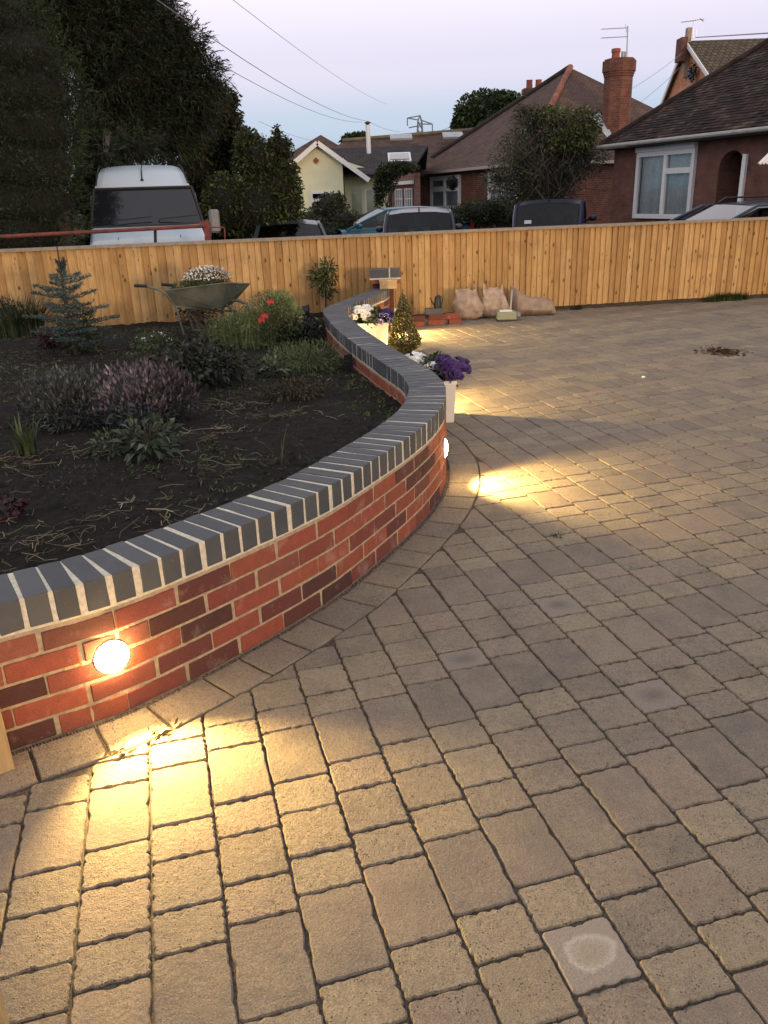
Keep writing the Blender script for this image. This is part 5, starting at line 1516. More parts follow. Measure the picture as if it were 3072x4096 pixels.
# ---------------- far two-storey gabled house
gx = at(1490, 88, 45)[0]; gz = at(1490, 88, 45)[2]
T = thing('gabled_house', 'far two-storey house with orange brick gable and brown tiled roof', 'house', (gx, 45, -.3))
m = MB(); m.slab([(gx, 48.4, -.3), (gx, 39.6, -.3), (gx, 39.6, 5.2), (gx, 45, gz - .05), (gx, 48.4, 5.2)], .25); m.slab([(gx, 39.6, -.3), (gx + 16, 39.6, -.3), (gx + 16, 39.6, 5.2), (gx, 39.6, 5.2)], .25); o = m.build('wall', BW['orange'], T, uv=True); recalc(o.data)
m = MB(); m.slab([(gx - .15, 39.2, 4.95), (gx + 16, 39.2, 4.95), (gx + 16, 45, gz), (gx - .15, 45, gz)], .1); m.slab([(gx - .15, 45, gz), (gx + 16, 45, gz), (gx + 16, 48.7, 4.95), (gx - .15, 48.7, 4.95)], .1); o = m.build('roof', BW['tile3'], T, uv=True); recalc(o.data)
for yy in (39.15, 48.75):
    a = np.array([gx - .22, 45, gz - .05]); b = np.array([gx - .22, yy, 4.85]); d = b - a; up = np.array([0, -d[2], d[1]]); up = up / np.linalg.norm(up) * np.sign(up[2] if up[2] else 1)
    m = MB(); m.obox((a + b) / 2, d / 2, (.03, 0, 0), up * .085); m.build('bargeboard', MAT['white'], T)
c3 = at(1487, 100, 44.8); m = MB(); m.box(gx - .52, gx - .24, 44.6, 45.4, gz - .9, gz + .12); m.build('chimney', BW['red'], T, uv=True)
m = MB(); m.box(gx - .20, gx + .02, 44.85, 45.15, gz - 1.6, gz + .55); m.build('flue_stack', simple('grey_render', (.34, .27, .2), .9, .2, 5), T)
cc_ = at(1492, 150, 44.5); m = MB(); m.tube([at(1494, 150, 43.6), at(1492, 175, 43.6)], .16, 8); m.build('vent', MAT['lead'], T)
ivy = at(1497, 150, 43.4); crown('creeper', T, [(ivy[0], ivy[1], ivy[2] - .1, .16, .15, .40)], 260, .11, .06, LM['darkleaf'], seed=9)
a = at(1497, 72, 45); T = thing('tv_aerial', 'spindly television aerial above the orange gable', 'aerial', a)
m = MB(); m.tube([at(1497, 84, 45), at(1499, 44, 45)], .02, 5); m.tube([at(1503, 84, 45), at(1503, 62, 45)], .016, 5); m.build('mast', MAT['steel'], T)
m = MB(); m.tube([at(1472, 48, 45), at(1521, 41, 45)], .014, 5)
for k in range(7): c = at(1474 + k * 5, 48 - k * .7, 45); m.tube([c - (0, .2, 0), c + (0, .2, 0)], .008, 4)
m.tube([at(1512, 40, 45), at(1520, 46, 45)], .02, 4); m.build('aerial_arm', MAT['steel'], T)

# ---------------- overhead wires
wm = simple('cable_grey', (.26, .24, .29), .7, .1, 5)
def wire(label, pts, r_=.012, sag=.0):
    P = []
    for (a, b) in zip(pts[:-1], pts[1:]):
        A_, B_ = at(*a), at(*b)
        for k in range(10):
            t_ = k / 10; P.append(A_ * (1 - t_) + B_ * t_ - np.array([0, 0, sag * 4 * t_ * (1 - t_)]))
    P.append(at(*pts[-1])); m = MB(); m.tube(P, r_ * .62, 5, cap=False)
    tag(m.build('overhead_wire', wm), label, 'wire', group='overhead wires')
wire('overhead wire running from the conifer top down to the white flue', [(300, -28, 14), (795, 262, 44)], .013, .35)
wire('overhead wire crossing the middle of the sky, ending left of the pylon', [(470, -26, 15), (835, 225, 50)], .008, .2)
wire('lowest overhead wire leaving the conifer edge for the bungalows', [(440, 118, 17), (782, 264, 44)], .011, .3)
wire('overhead wire continuing right of the flue to the pylon foot', [(796, 262, 44), (862, 284, 52)], .013, .1)
wire('faint overhead wire low above the left shrubs', [(560, 262, 24), (690, 305, 42)], .008, .1)
wire('thick cable leaving the orange gable for the right edge', [(1503, 81, 45), (1700, 69, 30)], .035, .0)
wire('upper service wire from the orange gable down left behind the tall chimney', [(1480, 108, 45), (1340, 205, 34)], .014, .12)
wire('lower service wire from the orange gable down left behind the tall chimney', [(1480, 134, 45), (1350, 245, 34)], .014, .12)

# ---------------- pylon
pb = at(906, 292, 330)
T = thing('electricity_pylon', 'small distant lattice electricity pylon above the brown roof', 'pylon', (pb[0], pb[1], 0))
pm = simple('galvanised_steel', (.16, .18, .21), .7, .1, 5)
def pp_(x_, y_): return at(x_, y_, 330)
m = MB(); L0, L1, TP = pp_(895, 400), pp_(920, 400), pp_(907, 249)
for dy_ in (-1.5, 1.5):
    o3 = np.array([0, dy_, 0])
    m.tube([L0 + o3, pp_(903, 262) + o3, TP], .22, 4); m.tube([L1 + o3, pp_(911, 262) + o3, TP], .22, 4)
    for k in range(8):
        t0, t1 = k / 8, (k + 1) / 8; a = L0 * (1 - t0) + pp_(903, 262) * t0; b = L1 * (1 - t1) + pp_(911, 262) * t1; m.tube([a + o3, b + o3], .14, 4)
        a = L1 * (1 - t0) + pp_(911, 262) * t0; b = L0 * (1 - t1) + pp_(903, 262) * t1; m.tube([a + o3, b + o3], .14, 4)
m.build('tower', pm, T)
m = MB()
for a, b in (((880, 255), (907, 250)), ((880, 255), (903, 259)), ((934, 268), (911, 260)), ((934, 268), (911, 268)), ((883, 276), (903, 272))): m.tube([pp_(*a), pp_(*b)], .2, 4)
m.build('cross_arm', pm, T)
m = MB()
for a, b in (((880, 255), (880, 272)), ((934, 268), (934, 288))): m.tube([pp_(*a), pp_(*b)], .2, 4)
m.build('insulator', pm, T)

# ---------------- trees
def lump(dx, dy, dep, rx, rz, ry=None):
    c = at(dx, dy, dep); k = dep / 1790.0 * 1.04
    return (c[0], c[1], c[2], rx * k, (ry or rx * .8) * k, rz * k)
def tree(name, label, cat, lumps, n, L, W, mat, seed, trunk=None, core=True, spray=0, dirf=(0, 0, .2), pw=.35, group=None, coremat=None, droop=.2, branches=0):
    base = lumps[0]; T = thing(name, label, cat, (base[0], base[1], -.1), group=group)
    crown('crown', T, lumps, n, L, W, mat, dirf, seed, spray, pw, droop=droop)
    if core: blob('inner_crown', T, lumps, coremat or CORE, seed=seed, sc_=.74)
    m = MB(); tr = trunk or .15
    m.tube([(base[0], base[1], -.1), (base[0] + .1, base[1], max(.3, base[2] * .6)), (base[0], base[1], max(.5, base[2]))], [tr, tr * .7, tr * .3], 8)
    r_ = random.Random(seed)
    for l in lumps[:24]:
        m.tube([(base[0], base[1], base[2] * .5), ((base[0] + l[0]) / 2, (base[1] + l[1]) / 2, (base[2] * .6 + l[2]) / 2 + .2), (l[0], l[1], l[2])], [tr * .35, tr * .25, tr * .08], 5)
    for k in range(branches):
        l = lumps[r_.randrange(len(lumps))]; d = Vector((r_.gauss(0, 1), r_.gauss(0, 1) - .4, r_.gauss(.4, .8))); d.normalize()
        m.tube([(l[0], l[1], l[2]), (l[0] + d.x * l[3] * .6, l[1] + d.y * l[4] * .6, l[2] + d.z * l[5] * .6), (l[0] + d.x * l[3] * 1.15, l[1] + d.y * l[4] * 1.15, l[2] + d.z * l[5] * 1.2)], [.018, .010, .004], 4)
    m.build('trunk', LM['bark'] if not branches else LM['twig'], T)
    return T
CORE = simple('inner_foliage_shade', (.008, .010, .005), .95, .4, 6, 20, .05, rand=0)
# clipped cypress column at the left edge
ls = [lump(60, y, 13.1, rx, 75, 90) for y, rx in ((130, 80), (200, 104), (280, 110), (360, 113), (440, 114), (510, 112), (590, 110))] + [lump(-70, y, 13.3, 150, 110, 100) for y in (40, 160, 280, 400, 500)] + [lump(10, 60, 13.1, 75, 60)]
tree('cypress_hedge', 'tall dense clipped cypress hedge filling the left edge behind the fence', 'hedge', ls, 15000, .075, .013, LM['conifer'], 101, .2, spray=7, dirf=(0.1, -.2, .75), pw=.22)
# big loose conifer
ls = [lump(210, 60, 17.5, 130, 110), lump(120, -60, 17.5, 170, 110), lump(270, -20, 17, 55, 70), lump(310, 70, 17, 60, 45), lump(355, 140, 17, 48, 36), lump(290, 170, 17.2, 95, 60), lump(385, 205, 17, 40, 30),
      lump(235, 250, 17.5, 80, 60), lump(330, 260, 17.2, 75, 50), lump(330, 305, 16.8, 50, 24), lump(285, 318, 15.8, 40, 16), lump(228, 336, 14.6, 24, 9), lump(190, 330, 16, 40, 60), lump(185, 420, 16, 34, 60), lump(190, 500, 16, 34, 50),
      lump(345, 20, 17, 22, 14), lump(365, 62, 17, 26, 12), lump(395, 92, 17, 30, 11), lump(418, 118, 17, 22, 9), lump(425, 150, 17, 30, 12), lump(450, 172, 17, 22, 9), lump(440, 200, 17, 26, 12), lump(430, 232, 17, 24, 12), lump(410, 262, 17, 24, 14), lump(400, 300, 17, 26, 16)]
tree('conifer_tree', 'huge dark conifer overhanging the white van', 'tree', ls, 19000, .13, .020, LM['conifer2'], 102, .35, spray=7, dirf=(.75, -.2, .30), pw=.35, droop=.25, branches=70)
# hawthorn to its right
ls = [lump(450, 300, 19, 70, 60), lump(430, 400, 19, 90, 80), lump(480, 250, 19, 38, 36), lump(500, 330, 19, 45, 48), lump(455, 215, 19, 42, 36), lump(500, 215, 19, 18, 14), lump(508, 262, 19, 16, 14), lump(520, 300, 18.6, 28, 22), lump(470, 480, 18.5, 70, 60), lump(380, 420, 19, 50, 60)]
tree('hawthorn_tree', 'dark deciduous tree with ragged twiggy edge right of the conifer', 'tree', ls, 15000, .085, .05, LM['haw'], 103, .15, dirf=(0, 0, .1), pw=.3, branches=90)
ls = [lump(560, 350, 17.5, 55, 48), lump(590, 410, 17.5, 60, 50), lump(550, 450, 17.2, 70, 60), lump(605, 320, 17.5, 26, 24), lump(535, 305, 17.5, 26, 22), lump(625, 370, 17.4, 20, 18), lump(612, 450, 17.4, 42, 40), lump(632, 410, 17.4, 16, 14), lump(600, 290, 17.5, 8, 16), lump(490, 440, 17, 50, 60)]
tree('hedgerow_shrub', 'bushy dark green shrub left of the cream bungalow', 'shrub', ls, 15000, .075, .042, LM['hedge'], 104, .1, pw=.3, branches=30)
ls = [lump(715, 450, 26, 38, 30), lump(690, 480, 26, 45, 30), lump(745, 480, 25.5, 40, 24), lump(660, 495, 25, 50, 30), lump(730, 430, 26, 14, 14)]
tree('garden_shrub', 'rounded dark shrub before the cream bungalow window', 'shrub', ls, 7000, .08, .05, LM['haw'], 105, .08, pw=.35)
ls = [lump(780, 500, 25, 60, 18), lump(700, 505, 25, 70, 20), lump(850, 498, 27, 60, 20)]
tree('low_hedge', 'low dark hedge running behind the parked cars on the left', 'hedge', ls, 5000, .08, .05, LM['hedge'], 106, .06, pw=.4)
ls = [lump(1000, 470, 25, 40, 26), lump(1040, 462, 25, 50, 30), lump(1085, 458, 25, 45, 30), lump(975, 480, 24.5, 24, 20), lump(1120, 470, 24.6, 40, 26)]
tree('low_hedge', 'low hedge beneath the windows of the middle bungalow', 'hedge', ls, 9000, .07, .04, LM['hedge'], 107, .06, pw=.4)
ls = [lump(835, 385, 31, 22, 26), lump(850, 365, 31, 34, 13), lump(822, 400, 31, 13, 30), lump(818, 430, 31, 8, 26), lump(880, 360, 31, 22, 9)]
tree('climbing_plant', 'climber trained between the cream bungalow and the brick garage', 'climber', ls, 4200, .10, .055, LM['hedge'], 108, .05, pw=.5, core=False)
# twiggy tree before the middle bungalow
ls = [lump(1180, 330, 23, 90, 85), lump(1120, 350, 23, 60, 60), lump(1235, 290, 22.5, 55, 50), lump(1260, 340, 22.5, 50, 40), lump(1150, 270, 23, 45, 40), lump(1190, 420, 23, 60, 50), lump(1080, 390, 23, 40, 30), lump(1130, 420, 23, 50, 45), lump(1130, 240, 23, 22, 14)]
T = tree('twiggy_tree', 'grey twiggy tree hiding the corner of the middle bungalow', 'tree', ls, 17000, .065, .034, leafmat('dusty_leaf', (.026, .034, .018), (.055, .068, .032), (.10, .12, .06)), 109, .14, core=False, pw=.6, branches=420, droop=.3)
crown('crown', T, [lump(1262, 268, 22.3, 34, 32), lump(1235, 300, 22.3, 46, 26), lump(1190, 250, 22.6, 36, 18)], 2900, .09, .05, leafmat('fresh_green_leaf', (.035, .05, .014), (.08, .10, .025), (.15, .17, .05)), seed=110, pw=.4)
m = MB(); r_ = random.Random(5); bc = at(1190, 440, 23)
for k in range(170):
    e = at(1190 + r_.gauss(0, 62), 330 + r_.gauss(0, 42), 23 + r_.uniform(-1, 1)); f = e + np.array([r_.gauss(0, .5), r_.gauss(0, .3), r_.uniform(-1.0, -.1)])
    mid = (bc * .45 + e * .55) + np.array([r_.gauss(0, .2), 0, .25]); m.tube([bc + (r_.gauss(0, .08), 0, 0), mid, e, f], [.018, .011, .007, .003], 4, cap=False)
m.build('branches', LM['twig'], T)
ls = [lump(1050, 240, 60, 60, 36), lump(1005, 262, 60, 22, 26), lump(1085, 225, 60, 40, 22), lump(1060, 285, 60, 70, 40)]
tree('round_tree', 'round-topped green tree behind the middle bungalow roof', 'tree', ls, 9000, .28, .17, LM['roundtree'], 111, .3, pw=.3)
ls = [lump(770, 300, 60, 26, 10), lump(750, 304, 60, 12, 9), lump(785, 296, 60, 9, 7), lump(983, 270, 60, 7, 12)]
tree('small_tree', 'small tree tops peeping over the brown roof left of the flue', 'tree', ls, 1300, .26, .15, LM['roundtree'], 112, .12, pw=.4, core=False)

# ---------------- cars
def paint(name, col, rough=.3): return simple(name, col, rough, .03, 2, rand=0, spec=.4, coat=.12)
def car(label, name, cat, cx, cy, rz, colm, L=4.1, W=1.75, H=1.42, base=-.1, belt=.92, xs=(-1.15, -.35, 1.45, 1.95), rw=.62, rails=False, mirrors=True, rear_detail=True, bonnet=.80, boot=.90, chrome=False, hood_len=None, seats=True):
    """local x forward... front of the car at -x; xs = windscreen base, roof front, roof rear, rear window base"""
    T = thing(name, label, cat, (cx, cy, base), rz, group='cars parked beyond the fence')
    hW = W / 2; x0, x3 = -L / 2, L / 2
    st = [(x0, .32, .55, .72), (x0 + .12, .22, .68, .90), (x0 + .5, .18, bonnet - .03, .97), (xs[0] - .15, .18, bonnet + .04, 1.0), (xs[0] + .1, .18, belt, 1.0), (0, .18, belt + .02, 1.0), (xs[3] - .2, .18, belt + .03, 1.0), (min(xs[3] + .05, x3 - .1), .2, boot, .97), (x3 - .06, .25, boot - .10, .92), (x3, .35, .6, .80)]
    rows = []
    for (x_, zb, zt, ww) in st:
        row = []
        for j in range(20):
            a = 2 * math.pi * j / 20; ca, sa = math.cos(a), math.sin(a)
            y_ = math.copysign(abs(ca) ** .35, ca) * hW * ww; zz = (zb + zt) / 2 + math.copysign(abs(sa) ** .45, sa) * (zt - zb) / 2
            row.append((x_, y_, zz))
        rows.append(row)
    m = MB(); m.grid(rows, closed=True); m.add(rows[0], [tuple(range(20))]); m.add(rows[-1], [tuple(range(19, -1, -1))])
    o = m.build('body', colm, T, smooth=True, local=True); recalc(o.data)
    # roof
    wr_, wb_ = hW * rw * 1.06, hW * .93
    rows = []
    for i in range(7):
        t_ = i / 6; x_ = xs[1] + (xs[2] - xs[1]) * t_; z_ = H - .055 * (2 * t_ - .9) ** 2 - .012
        rows.append([(x_, wr_ * y_, z_ - .05 * abs(y_) ** 3.5 + (-.035 if abs(y_) == 1 else 0)) for y_ in (-1, -.9, -.5, 0, .5, .9, 1)])
    m = MB(); m.grid(rows); m.grid([[(x_, y_, z_ - .03) for x_, y_, z_ in r2_] for r2_ in rows]); o = m.build('roof', colm, T, smooth=True, local=True)
    zf, zr_ = rows[0][1][2], rows[-1][1][2]; zmf, zmr = rows[0][3][2], rows[-1][3][2]
    bel = belt + .0
    for sgn in (-1, 1):
        m = MB()
        for (xa, za, wa, xb, zb, wb2, rr_) in ((xs[0], bel - .03, wb_, xs[1], zf, wr_, .032), (xs[3], boot - .02, wb_ * .96, xs[2], zr_, wr_, .045)):
            m.tube([(xa, wa * sgn, za), ((xa + xb) / 2, (wa + wb2) / 2 * sgn * 1.015, (za + zb) / 2 + .015), (xb, wb2 * sgn, zb)], rr_, 6)
        xm = (xs[1] + xs[2]) / 2 - .1; m.tube([(xm + .05, wb_ * sgn, bel), (xm, wr_ * sgn, H - .09)], .03, 5)
        m.tube([(xs[1], wr_ * sgn, zf), ((xs[1] + xs[2]) / 2, wr_ * sgn, H - .075), (xs[2], wr_ * sgn, zr_)], .03, 6)
        m.build('pillar', colm, T, smooth=True, local=True)
        m = MB(); m.poly([(xs[0] + .05, wb_ * sgn * .99, bel), (xm, wb_ * sgn * .99, bel + .01), (xm, wr_ * sgn * .99, H - .09), (xs[1] + .02, wr_ * sgn * .99, zf)]); m.poly([(xm, wb_ * sgn * .99, bel + .01), (xs[3] - .05, wb_ * sgn * .97, bel), (xs[2], wr_ * sgn * .99, zr_), (xm, wr_ * sgn * .99, H - .09)])
        m.build('side_window', MAT['carglass'], T, local=True)
        if chrome:
            m = MB(); m.tube([(xs[0] + .05, wb_ * sgn * 1.01, bel + .01), (xs[1], wr_ * sgn * 1.03, zf - .02), ((xs[1] + xs[2]) / 2, wr_ * sgn * 1.04, H - .10)], .012, 5); m.build('window_trim', MAT['steel'], T, local=True)
        if rails:
            m = MB(); m.tube([(xs[1] + .25, wr_ * sgn * .92, H - .05), (xs[1] + .40, wr_ * sgn * .92, H + .035), (xs[2] - .25, wr_ * sgn * .92, H + .02), (xs[2] - .1, wr_ * sgn * .92, H - .07)], .018, 6); m.build('roof_rail', MAT['blackplastic'], T, local=True)
        if mirrors:
            m = MB(); m.lathe([(.02, -.03), (.08, -.02), (.09, .02), (.06, .07), (.01, .09)], c=(xs[0] + .32, (hW + .13) * sgn, bel + .06), axis='x', k=12, squash=(1.15, .8)); m.tube([(xs[0] + .32, hW * .92 * sgn, bel + .0), (xs[0] + .32, (hW + .1) * sgn, bel + .05)], .025, 5); m.build('wing_mirror', colm, T, smooth=True, local=True)
        for xw in (x0 + .78, x3 - .75):
            wl_ = MB(); wl_.lathe([(.19, -.09), (.30, -.10), (.32, -.05), (.32, .05), (.30, .10), (.19, .09)], c=(xw, (hW - .09) * sgn, .32), axis='y', k=20); w_ = wl_.build('wheel', MAT['rubber'], T, smooth=True, local=True)
            wl_ = MB(); wl_.lathe([(.01, -.085), (.19, -.07), (.19, .07), (.01, .085)], c=(xw, (hW - .09) * sgn, .32), axis='y', k=14); wl_.build('rim', MAT['steel'], w_, local=True)
        m = MB(); m.obox((x3 - .09, hW * .86 * sgn, boot - .14), (.06, 0, 0), (0, .06, 0), (0, 0, .14)); m.build('tail_light', simple('tail_light_red', (.35, .02, .02), .3, .1, 10), T, local=True)
        m = MB(); m.obox((x0 + .15, hW * .72 * sgn, .60), (.08, 0, 0), (0, .17, 0), (0, 0, .07)); m.build('headlight', MAT['white'], T, local=True)
    for (nm, xa, za, xb, zb, zmid) in (('windscreen', xs[0], bel - .03, xs[1], zf, zmf), ('rear_window', xs[3], boot - .02, xs[2], zr_, zmr)):
        rows = []
        for i in range(5):
            t_ = i / 4; x_ = xa + (xb - xa) * t_; z_ = za + (zb - za) * t_; ww = wb_ * .95 + (wr_ * .97 - wb_ * .95) * t_; s_ = -1 if xa < xb else 1
            rows.append([(x_ + s_ * .10 * (1 - y_ * y_), ww * y_, z_ + (.03 * t_) * (1 - y_ * y_)) for y_ in (-1, -.7, -.35, 0, .35, .7, 1)])
        m = MB(); m.grid(rows); m.build(nm, MAT['carglass'], T, smooth=True, local=True)
    if seats:
        for (xx_, yy_) in ((-.1, -.36), (-.1, .36), (.85, -.4), (.85, .4), (.85, 0)):
            m = MB(); m.lathe([(.10, 0), (.13, .05), (.12, .14), (.06, .19)], c=(xx_, yy_, belt - .03 if xx_ < .5 else belt - .08), k=10, squash=(.6, 1)); m.box(xx_ - .07, xx_ + .07, yy_ - .22, yy_ + .22, .5, belt - .08); m.build('seat', MAT['rubber'], T, smooth=True, local=True)
    if rear_detail:
        m = MB(); m.tube([(xs[3] - .02, -.02, boot + .05), (xs[3] - .06, .35, boot + .09)], .012, 4); m.build('rear_wiper', MAT['blackplastic'], T, local=True)
        m = MB(); m.tube([(xs[2] - .15, 0, H - .05), (xs[2] - .05, 0, H + .02)], [.018, .006], 6); m.build('roof_aerial', MAT['blackplastic'], T, local=True)
    return T
def cxd(dx, dep): return at(dx, 470, dep)[0]
PIH = math.pi / 2
dgrey = paint('dark_slate_paint', (.030, .036, .055)); navy = paint('navy_paint', (.014, .020, .045)); teal = paint('teal_paint', (.015, .11, .16)); gun = paint('gunmetal_paint', (.035, .045, .052)); steelblue = paint('deep_blue_black_paint', (.012, .022, .038))
# rear faces the camera: local +x (rear) towards -y  => rz = -90 deg
def hz(dx, dy, dep, base): return at(dx, dy, dep)[2] - base
car('dark slate hatchback seen from behind, headrests showing, left of centre hedge', 'parked_car', 'car', cxd(905, 19.5), 19.5, -PIH - .05, dgrey, H=hz(905, 449, 18.3, -.1), xs=(-1.2, -.45, 1.45, 1.80), rw=.78, belt=.85, boot=.84, W=1.62)
nvy = car('navy hatchback seen from behind before the twiggy tree', 'parked_car', 'car', cxd(1190, 20.5), 20.3, -PIH - .27, navy, H=hz(1178, 430, 18.8, -.1), xs=(-1.2, -.5, 1.6, 1.92), rw=.84, belt=.92, boot=.92, W=1.55)
m = MB(); m.obox((1.925, -.40, 1.02), (.004, 0, 0), (0, .075, 0), (-.012, 0, .035)); m.build('window_sticker', simple('pale_blue_sticker', (.45, .62, .66), .5, .1, 10), nvy, local=True)
car('low grey-blue saloon at the left with a wide sloping rear window', 'parked_car', 'car', cxd(622, 17.5), 17.6, -PIH + .10, gun, H=hz(620, 474, 17, -.13), xs=(-1.1, -.3, .8, 1.75), rw=.70, belt=.76, boot=.76, base=-.13, rear_detail=False, W=1.62, mirrors=False)
car('teal hatchback seen from the side behind the slate hatchback', 'parked_car', 'car', cxd(862, 25), 25.0, .25, teal, H=hz(840, 446, 24.6, -.14), base=-.14, xs=(-1.75, -.55, 1.2, 1.75), rw=.74, belt=.86, boot=.9, rear_detail=False)
car('dark estate car with black roof rails at the far right', 'parked_car', 'car', 6.75, 14.7, .20, steelblue, L=4.6, H=hz(1600, 433, 14.2, -.1), xs=(-1.75, -.75, 1.8, 2.2), rw=.80, belt=.88, boot=.95, base=-.1, rails=True, chrome=True, W=1.8, rear_detail=False)

# sticker in navy car rear window
sp_ = at(1141, 468, 16.34)
# ---------------- van
vx0, vx1 = at(190, 430, 13.9)[0], at(447, 480, 13.9)[0]
vW = 2.0; vc = (at(197, 480, 13.6)[0] + at(441, 480, 13.6)[0]) / 2
T = thing('white_van', 'white panel van with a wide dark windscreen under the conifer', 'van', (vc, 13.6, -.15), R(15))
wv = paint('van_white', (.46, .56, .63), .35)
hw = (at(441, 480, 13.6)[0] - at(197, 480, 13.6)[0]) / 2
# cross-sections along y (front at y=0 going back), local coords
zb_ = lambda dy_: at(320, dy_, 13.6)[2] + .15
zt = zb_(350); zwt = zb_(405); zwb = zb_(487)
st = [(-.55, .45, .95, .93), (-.48, .35, zwb - .18, .97), (-.05, .3, zwb - .02, 1.0), (.04, .3, zwb + .02, 1.0), (.42, .3, zwt + .02, .955), (.62, .3, zt - .13, .90), (1.0, .3, zt - .02, .88), (1.6, .3, zt, .88), (5.0, .3, zt, .88)]
rows = []
for (y_, z0_, z1_, ww) in st:
    hb, ht = hw * 1.0, hw * ww * (1 - .13 * max(0, (z1_ - 1.2)) / 1.2)
    mid = min(1.15, z1_ - .05)
    rt = .13 if z1_ > 1.6 else .05
    prof = [(-hb * .97, z0_), (-hb, z0_ + .15), (-hb, mid), (-(ht + .0), z1_ - rt), (-(ht - rt * .5), z1_ - rt * .25), (-(ht - rt * 1.3), z1_), (-ht * .4, z1_ + .015), (0, z1_ + .02)]
    prof += [(-a_, b_) for a_, b_ in prof[-2::-1]]
    rows.append([(x_, y_, z_) for x_, z_ in prof])
m = MB(); m.grid(rows, closed=True); m.add(rows[0], [tuple(range(15))]); m.add(rows[-1], [tuple(range(14, -1, -1))]); o = m.build('body', wv, T, smooth=True, local=True); recalc(o.data)
gl = simple('dark_windscreen_glass', (.012, .014, .018), .06, .1, 3, rand=0, spec=.7)
def ws(x0, x1, x2, x3, n=7, off=.02, bow=.07):
    rows = []
    for i in range(5):
        t_ = i / 4; z_ = zwb + .0 + (zwt - zwb) * t_; y_ = .04 + (.42 - .04) * t_ - off; a_, b_ = x0 + (x3 - x0) * t_, x1 + (x2 - x1) * t_
        rows.append([(a_ + (b_ - a_) * j / (n - 1), y_ - bow * (1 - (2 * j / (n - 1) - 1) ** 2), z_) for j in range(n)])
    return rows
m = MB(); m.grid(ws(-hw * .985, hw * .985, hw * .84, -hw * .84)); m.build('windscreen', gl, T, smooth=True, local=True)
m = MB(); 
r4 = ws(-hw * .97, hw * .97, hw * .85, -hw * .85, off=.035)
for rr_ in (r4[0], r4[-1]): m.tube(rr_, .022, 5)
m.tube([r4[i][0] for i in range(5)], .022, 5); m.tube([r4[i][-1] for i in range(5)], .022, 5); m.build('windscreen_seal', MAT['rubber'], T, local=True)
for sgn in (-1, 1):
    m = MB(); m.tube([(sgn * hw * .80, .42, zwt + .06), (sgn * hw * .74, .66, zt - .08), (sgn * hw * .72, 1.2, zt + .01), (sgn * hw * .72, 4.9, zt + .02)], .014, 5); m.build('roof_seam', MAT['rubber'], T, local=True)
    m = MB(); m.slab([(sgn * hw * 1.004, .35, 1.25), (sgn * hw * 1.004, 1.2, 1.25), (sgn * hw * .93, 1.2, 1.85), (sgn * hw * .93, .62, 1.85)], .004); m.build('side_window', gl, T, local=True)
    for yw in (.25, 3.8):
        m = MB(); m.lathe([(.2, -.1), (.33, -.11), (.35, 0), (.33, .11), (.2, .1)], c=(sgn * (hw - .12), yw, .35), axis='x', k=20); w_ = m.build('wheel', MAT['rubber'], T, smooth=True, local=True)
        m = MB(); m.lathe([(.01, -.09), (.2, -.08), (.2, .08), (.01, .09)], c=(sgn * (hw - .12), yw, .35), axis='x', k=12); m.build('rim', MAT['steel'], w_, local=True)
    m = MB(); m.obox((sgn * hw * .75, -.53, .78), (.16, 0, 0), (0, .05, 0), (0, 0, .12)); m.build('headlight', MAT['white'], T, local=True)
mr = simple('grey_mirror_shell', (.20, .21, .21), .5, .1, 10)
for sgn in (1, -1):
    me = bevel_box(.17, .10, .36, .03, 0); me.materials.append(mr); o = link('wing_mirror', me, T, (sgn * (hw + .17), .25, zb_(487) + .02), (0, 0, sgn * .2))
    m = MB(); m.tube([(sgn * hw * .96, .25, zb_(487) - .06), (sgn * (hw + .14), .25, zb_(487) - .05)], .02, 5); m.build('mirror_arm', MAT['rubber'], T, local=True)
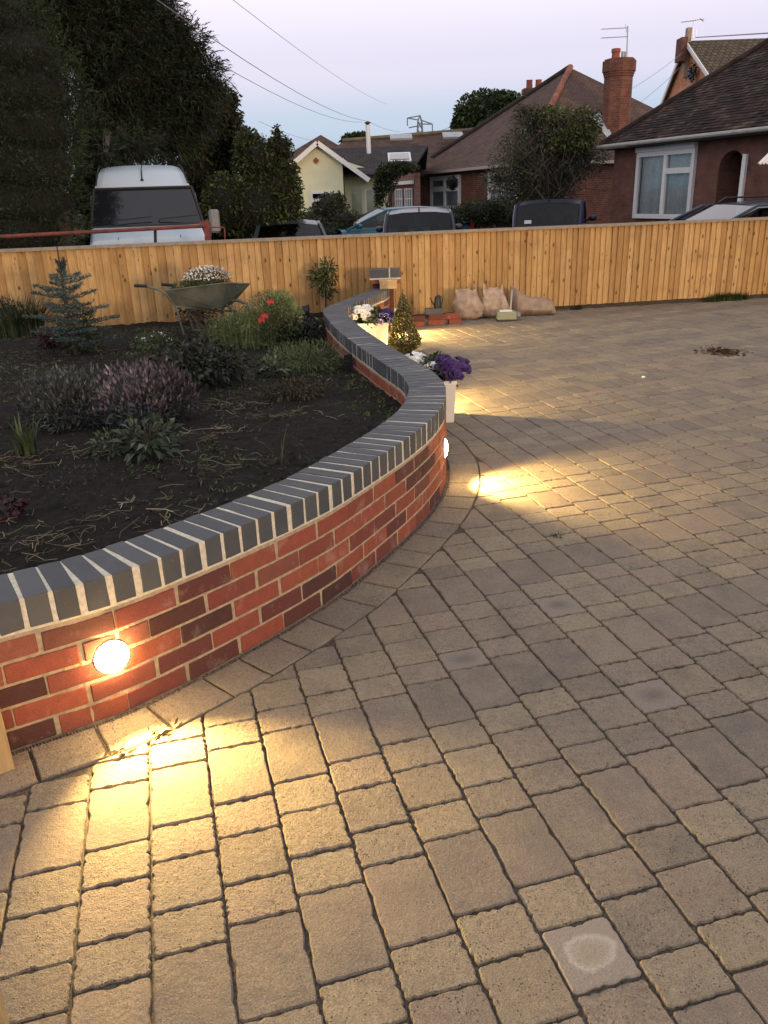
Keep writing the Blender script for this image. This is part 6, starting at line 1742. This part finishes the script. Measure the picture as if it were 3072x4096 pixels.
m = MB(); m.tube([(-.0, .50, zwt + .13), (.01, .62, zwt + .30), (.06, .75, zwt + .42)], [.012, .009, .006], 5); m.lathe([(.03, 0), (.02, .03)], c=(0, .50, zwt + .11), k=10); m.build('roof_aerial', MAT['rubber'], T, local=True)
m = MB(); m.lathe([(.001, 0), (.05, .0), (.055, .015), (.04, .03), (.001, .03)], c=(.05, .32, zwt - .09), axis='y', k=14); m.build('mirror_mount', simple('mirror_chrome', (.4, .42, .4), .3, .1, 10), T, smooth=True, local=True)
for sx_ in (-.55, .15):
    m = MB(); m.tube([(sx_, .0, zwb + .03), (sx_ + .05, -.04, zwb + .09), (sx_ + .62, -.055, zwb + .13)], .011, 4); m.build('wiper', MAT['rubber'], T, local=True)
m = MB()
for sgn in (-1, 1): m.tube([(sgn * hw * .52, -.03, zwb - .05), (sgn * hw * .52, -.50, zwb - .17)], .006, 4)
m.build('bonnet_seam', MAT['rubber'], T, local=True)

# ---------------- rusty barrier pole between fence and van
rust = simple('rusty_red_paint', (.17, .040, .030), .75, .35, 9, 40, .004, rand=0, alt=(.07, .032, .024))
ba, bb = at(-60, 514.5, 11.5), at(441, 488, 12.2)
T = thing('barrier_pole', 'rusty red horizontal barrier pole above the left of the fence', 'barrier', (ba[0], ba[1], 1.0))
m = MB(); m.tube([ba, (ba + bb) / 2, bb], .027, 10); m.build('pole', rust, T, smooth=True)
m = MB(); m.slab([tuple(at(431, 480, 12.2)), tuple(at(444, 512, 12.2)), tuple(at(457, 511, 12.2)), tuple(at(454, 478, 12.2)), tuple(at(447, 474, 12.2))], .03); m.build('bracket', rust, T)
m = MB(); m.tube([at(455, 491, 12.2), at(478, 491, 12.2), at(485, 493, 12.2), at(486, 520, 12.2)], .010, 6); m.build('hoop', rust, T)
m = MB(); m.tube([at(335, 492, 12.15), at(337, 560, 12.15)], .022, 6); m.build('support_rod', MAT['rubber'], T)
bp_ = at(449, 512, 12.2); m = MB(); m.box(bp_[0] - .04, bp_[0] + .04, bp_[1] - .04, bp_[1] + .04, -.15, bp_[2] + .02); m.build('post', rust, T)
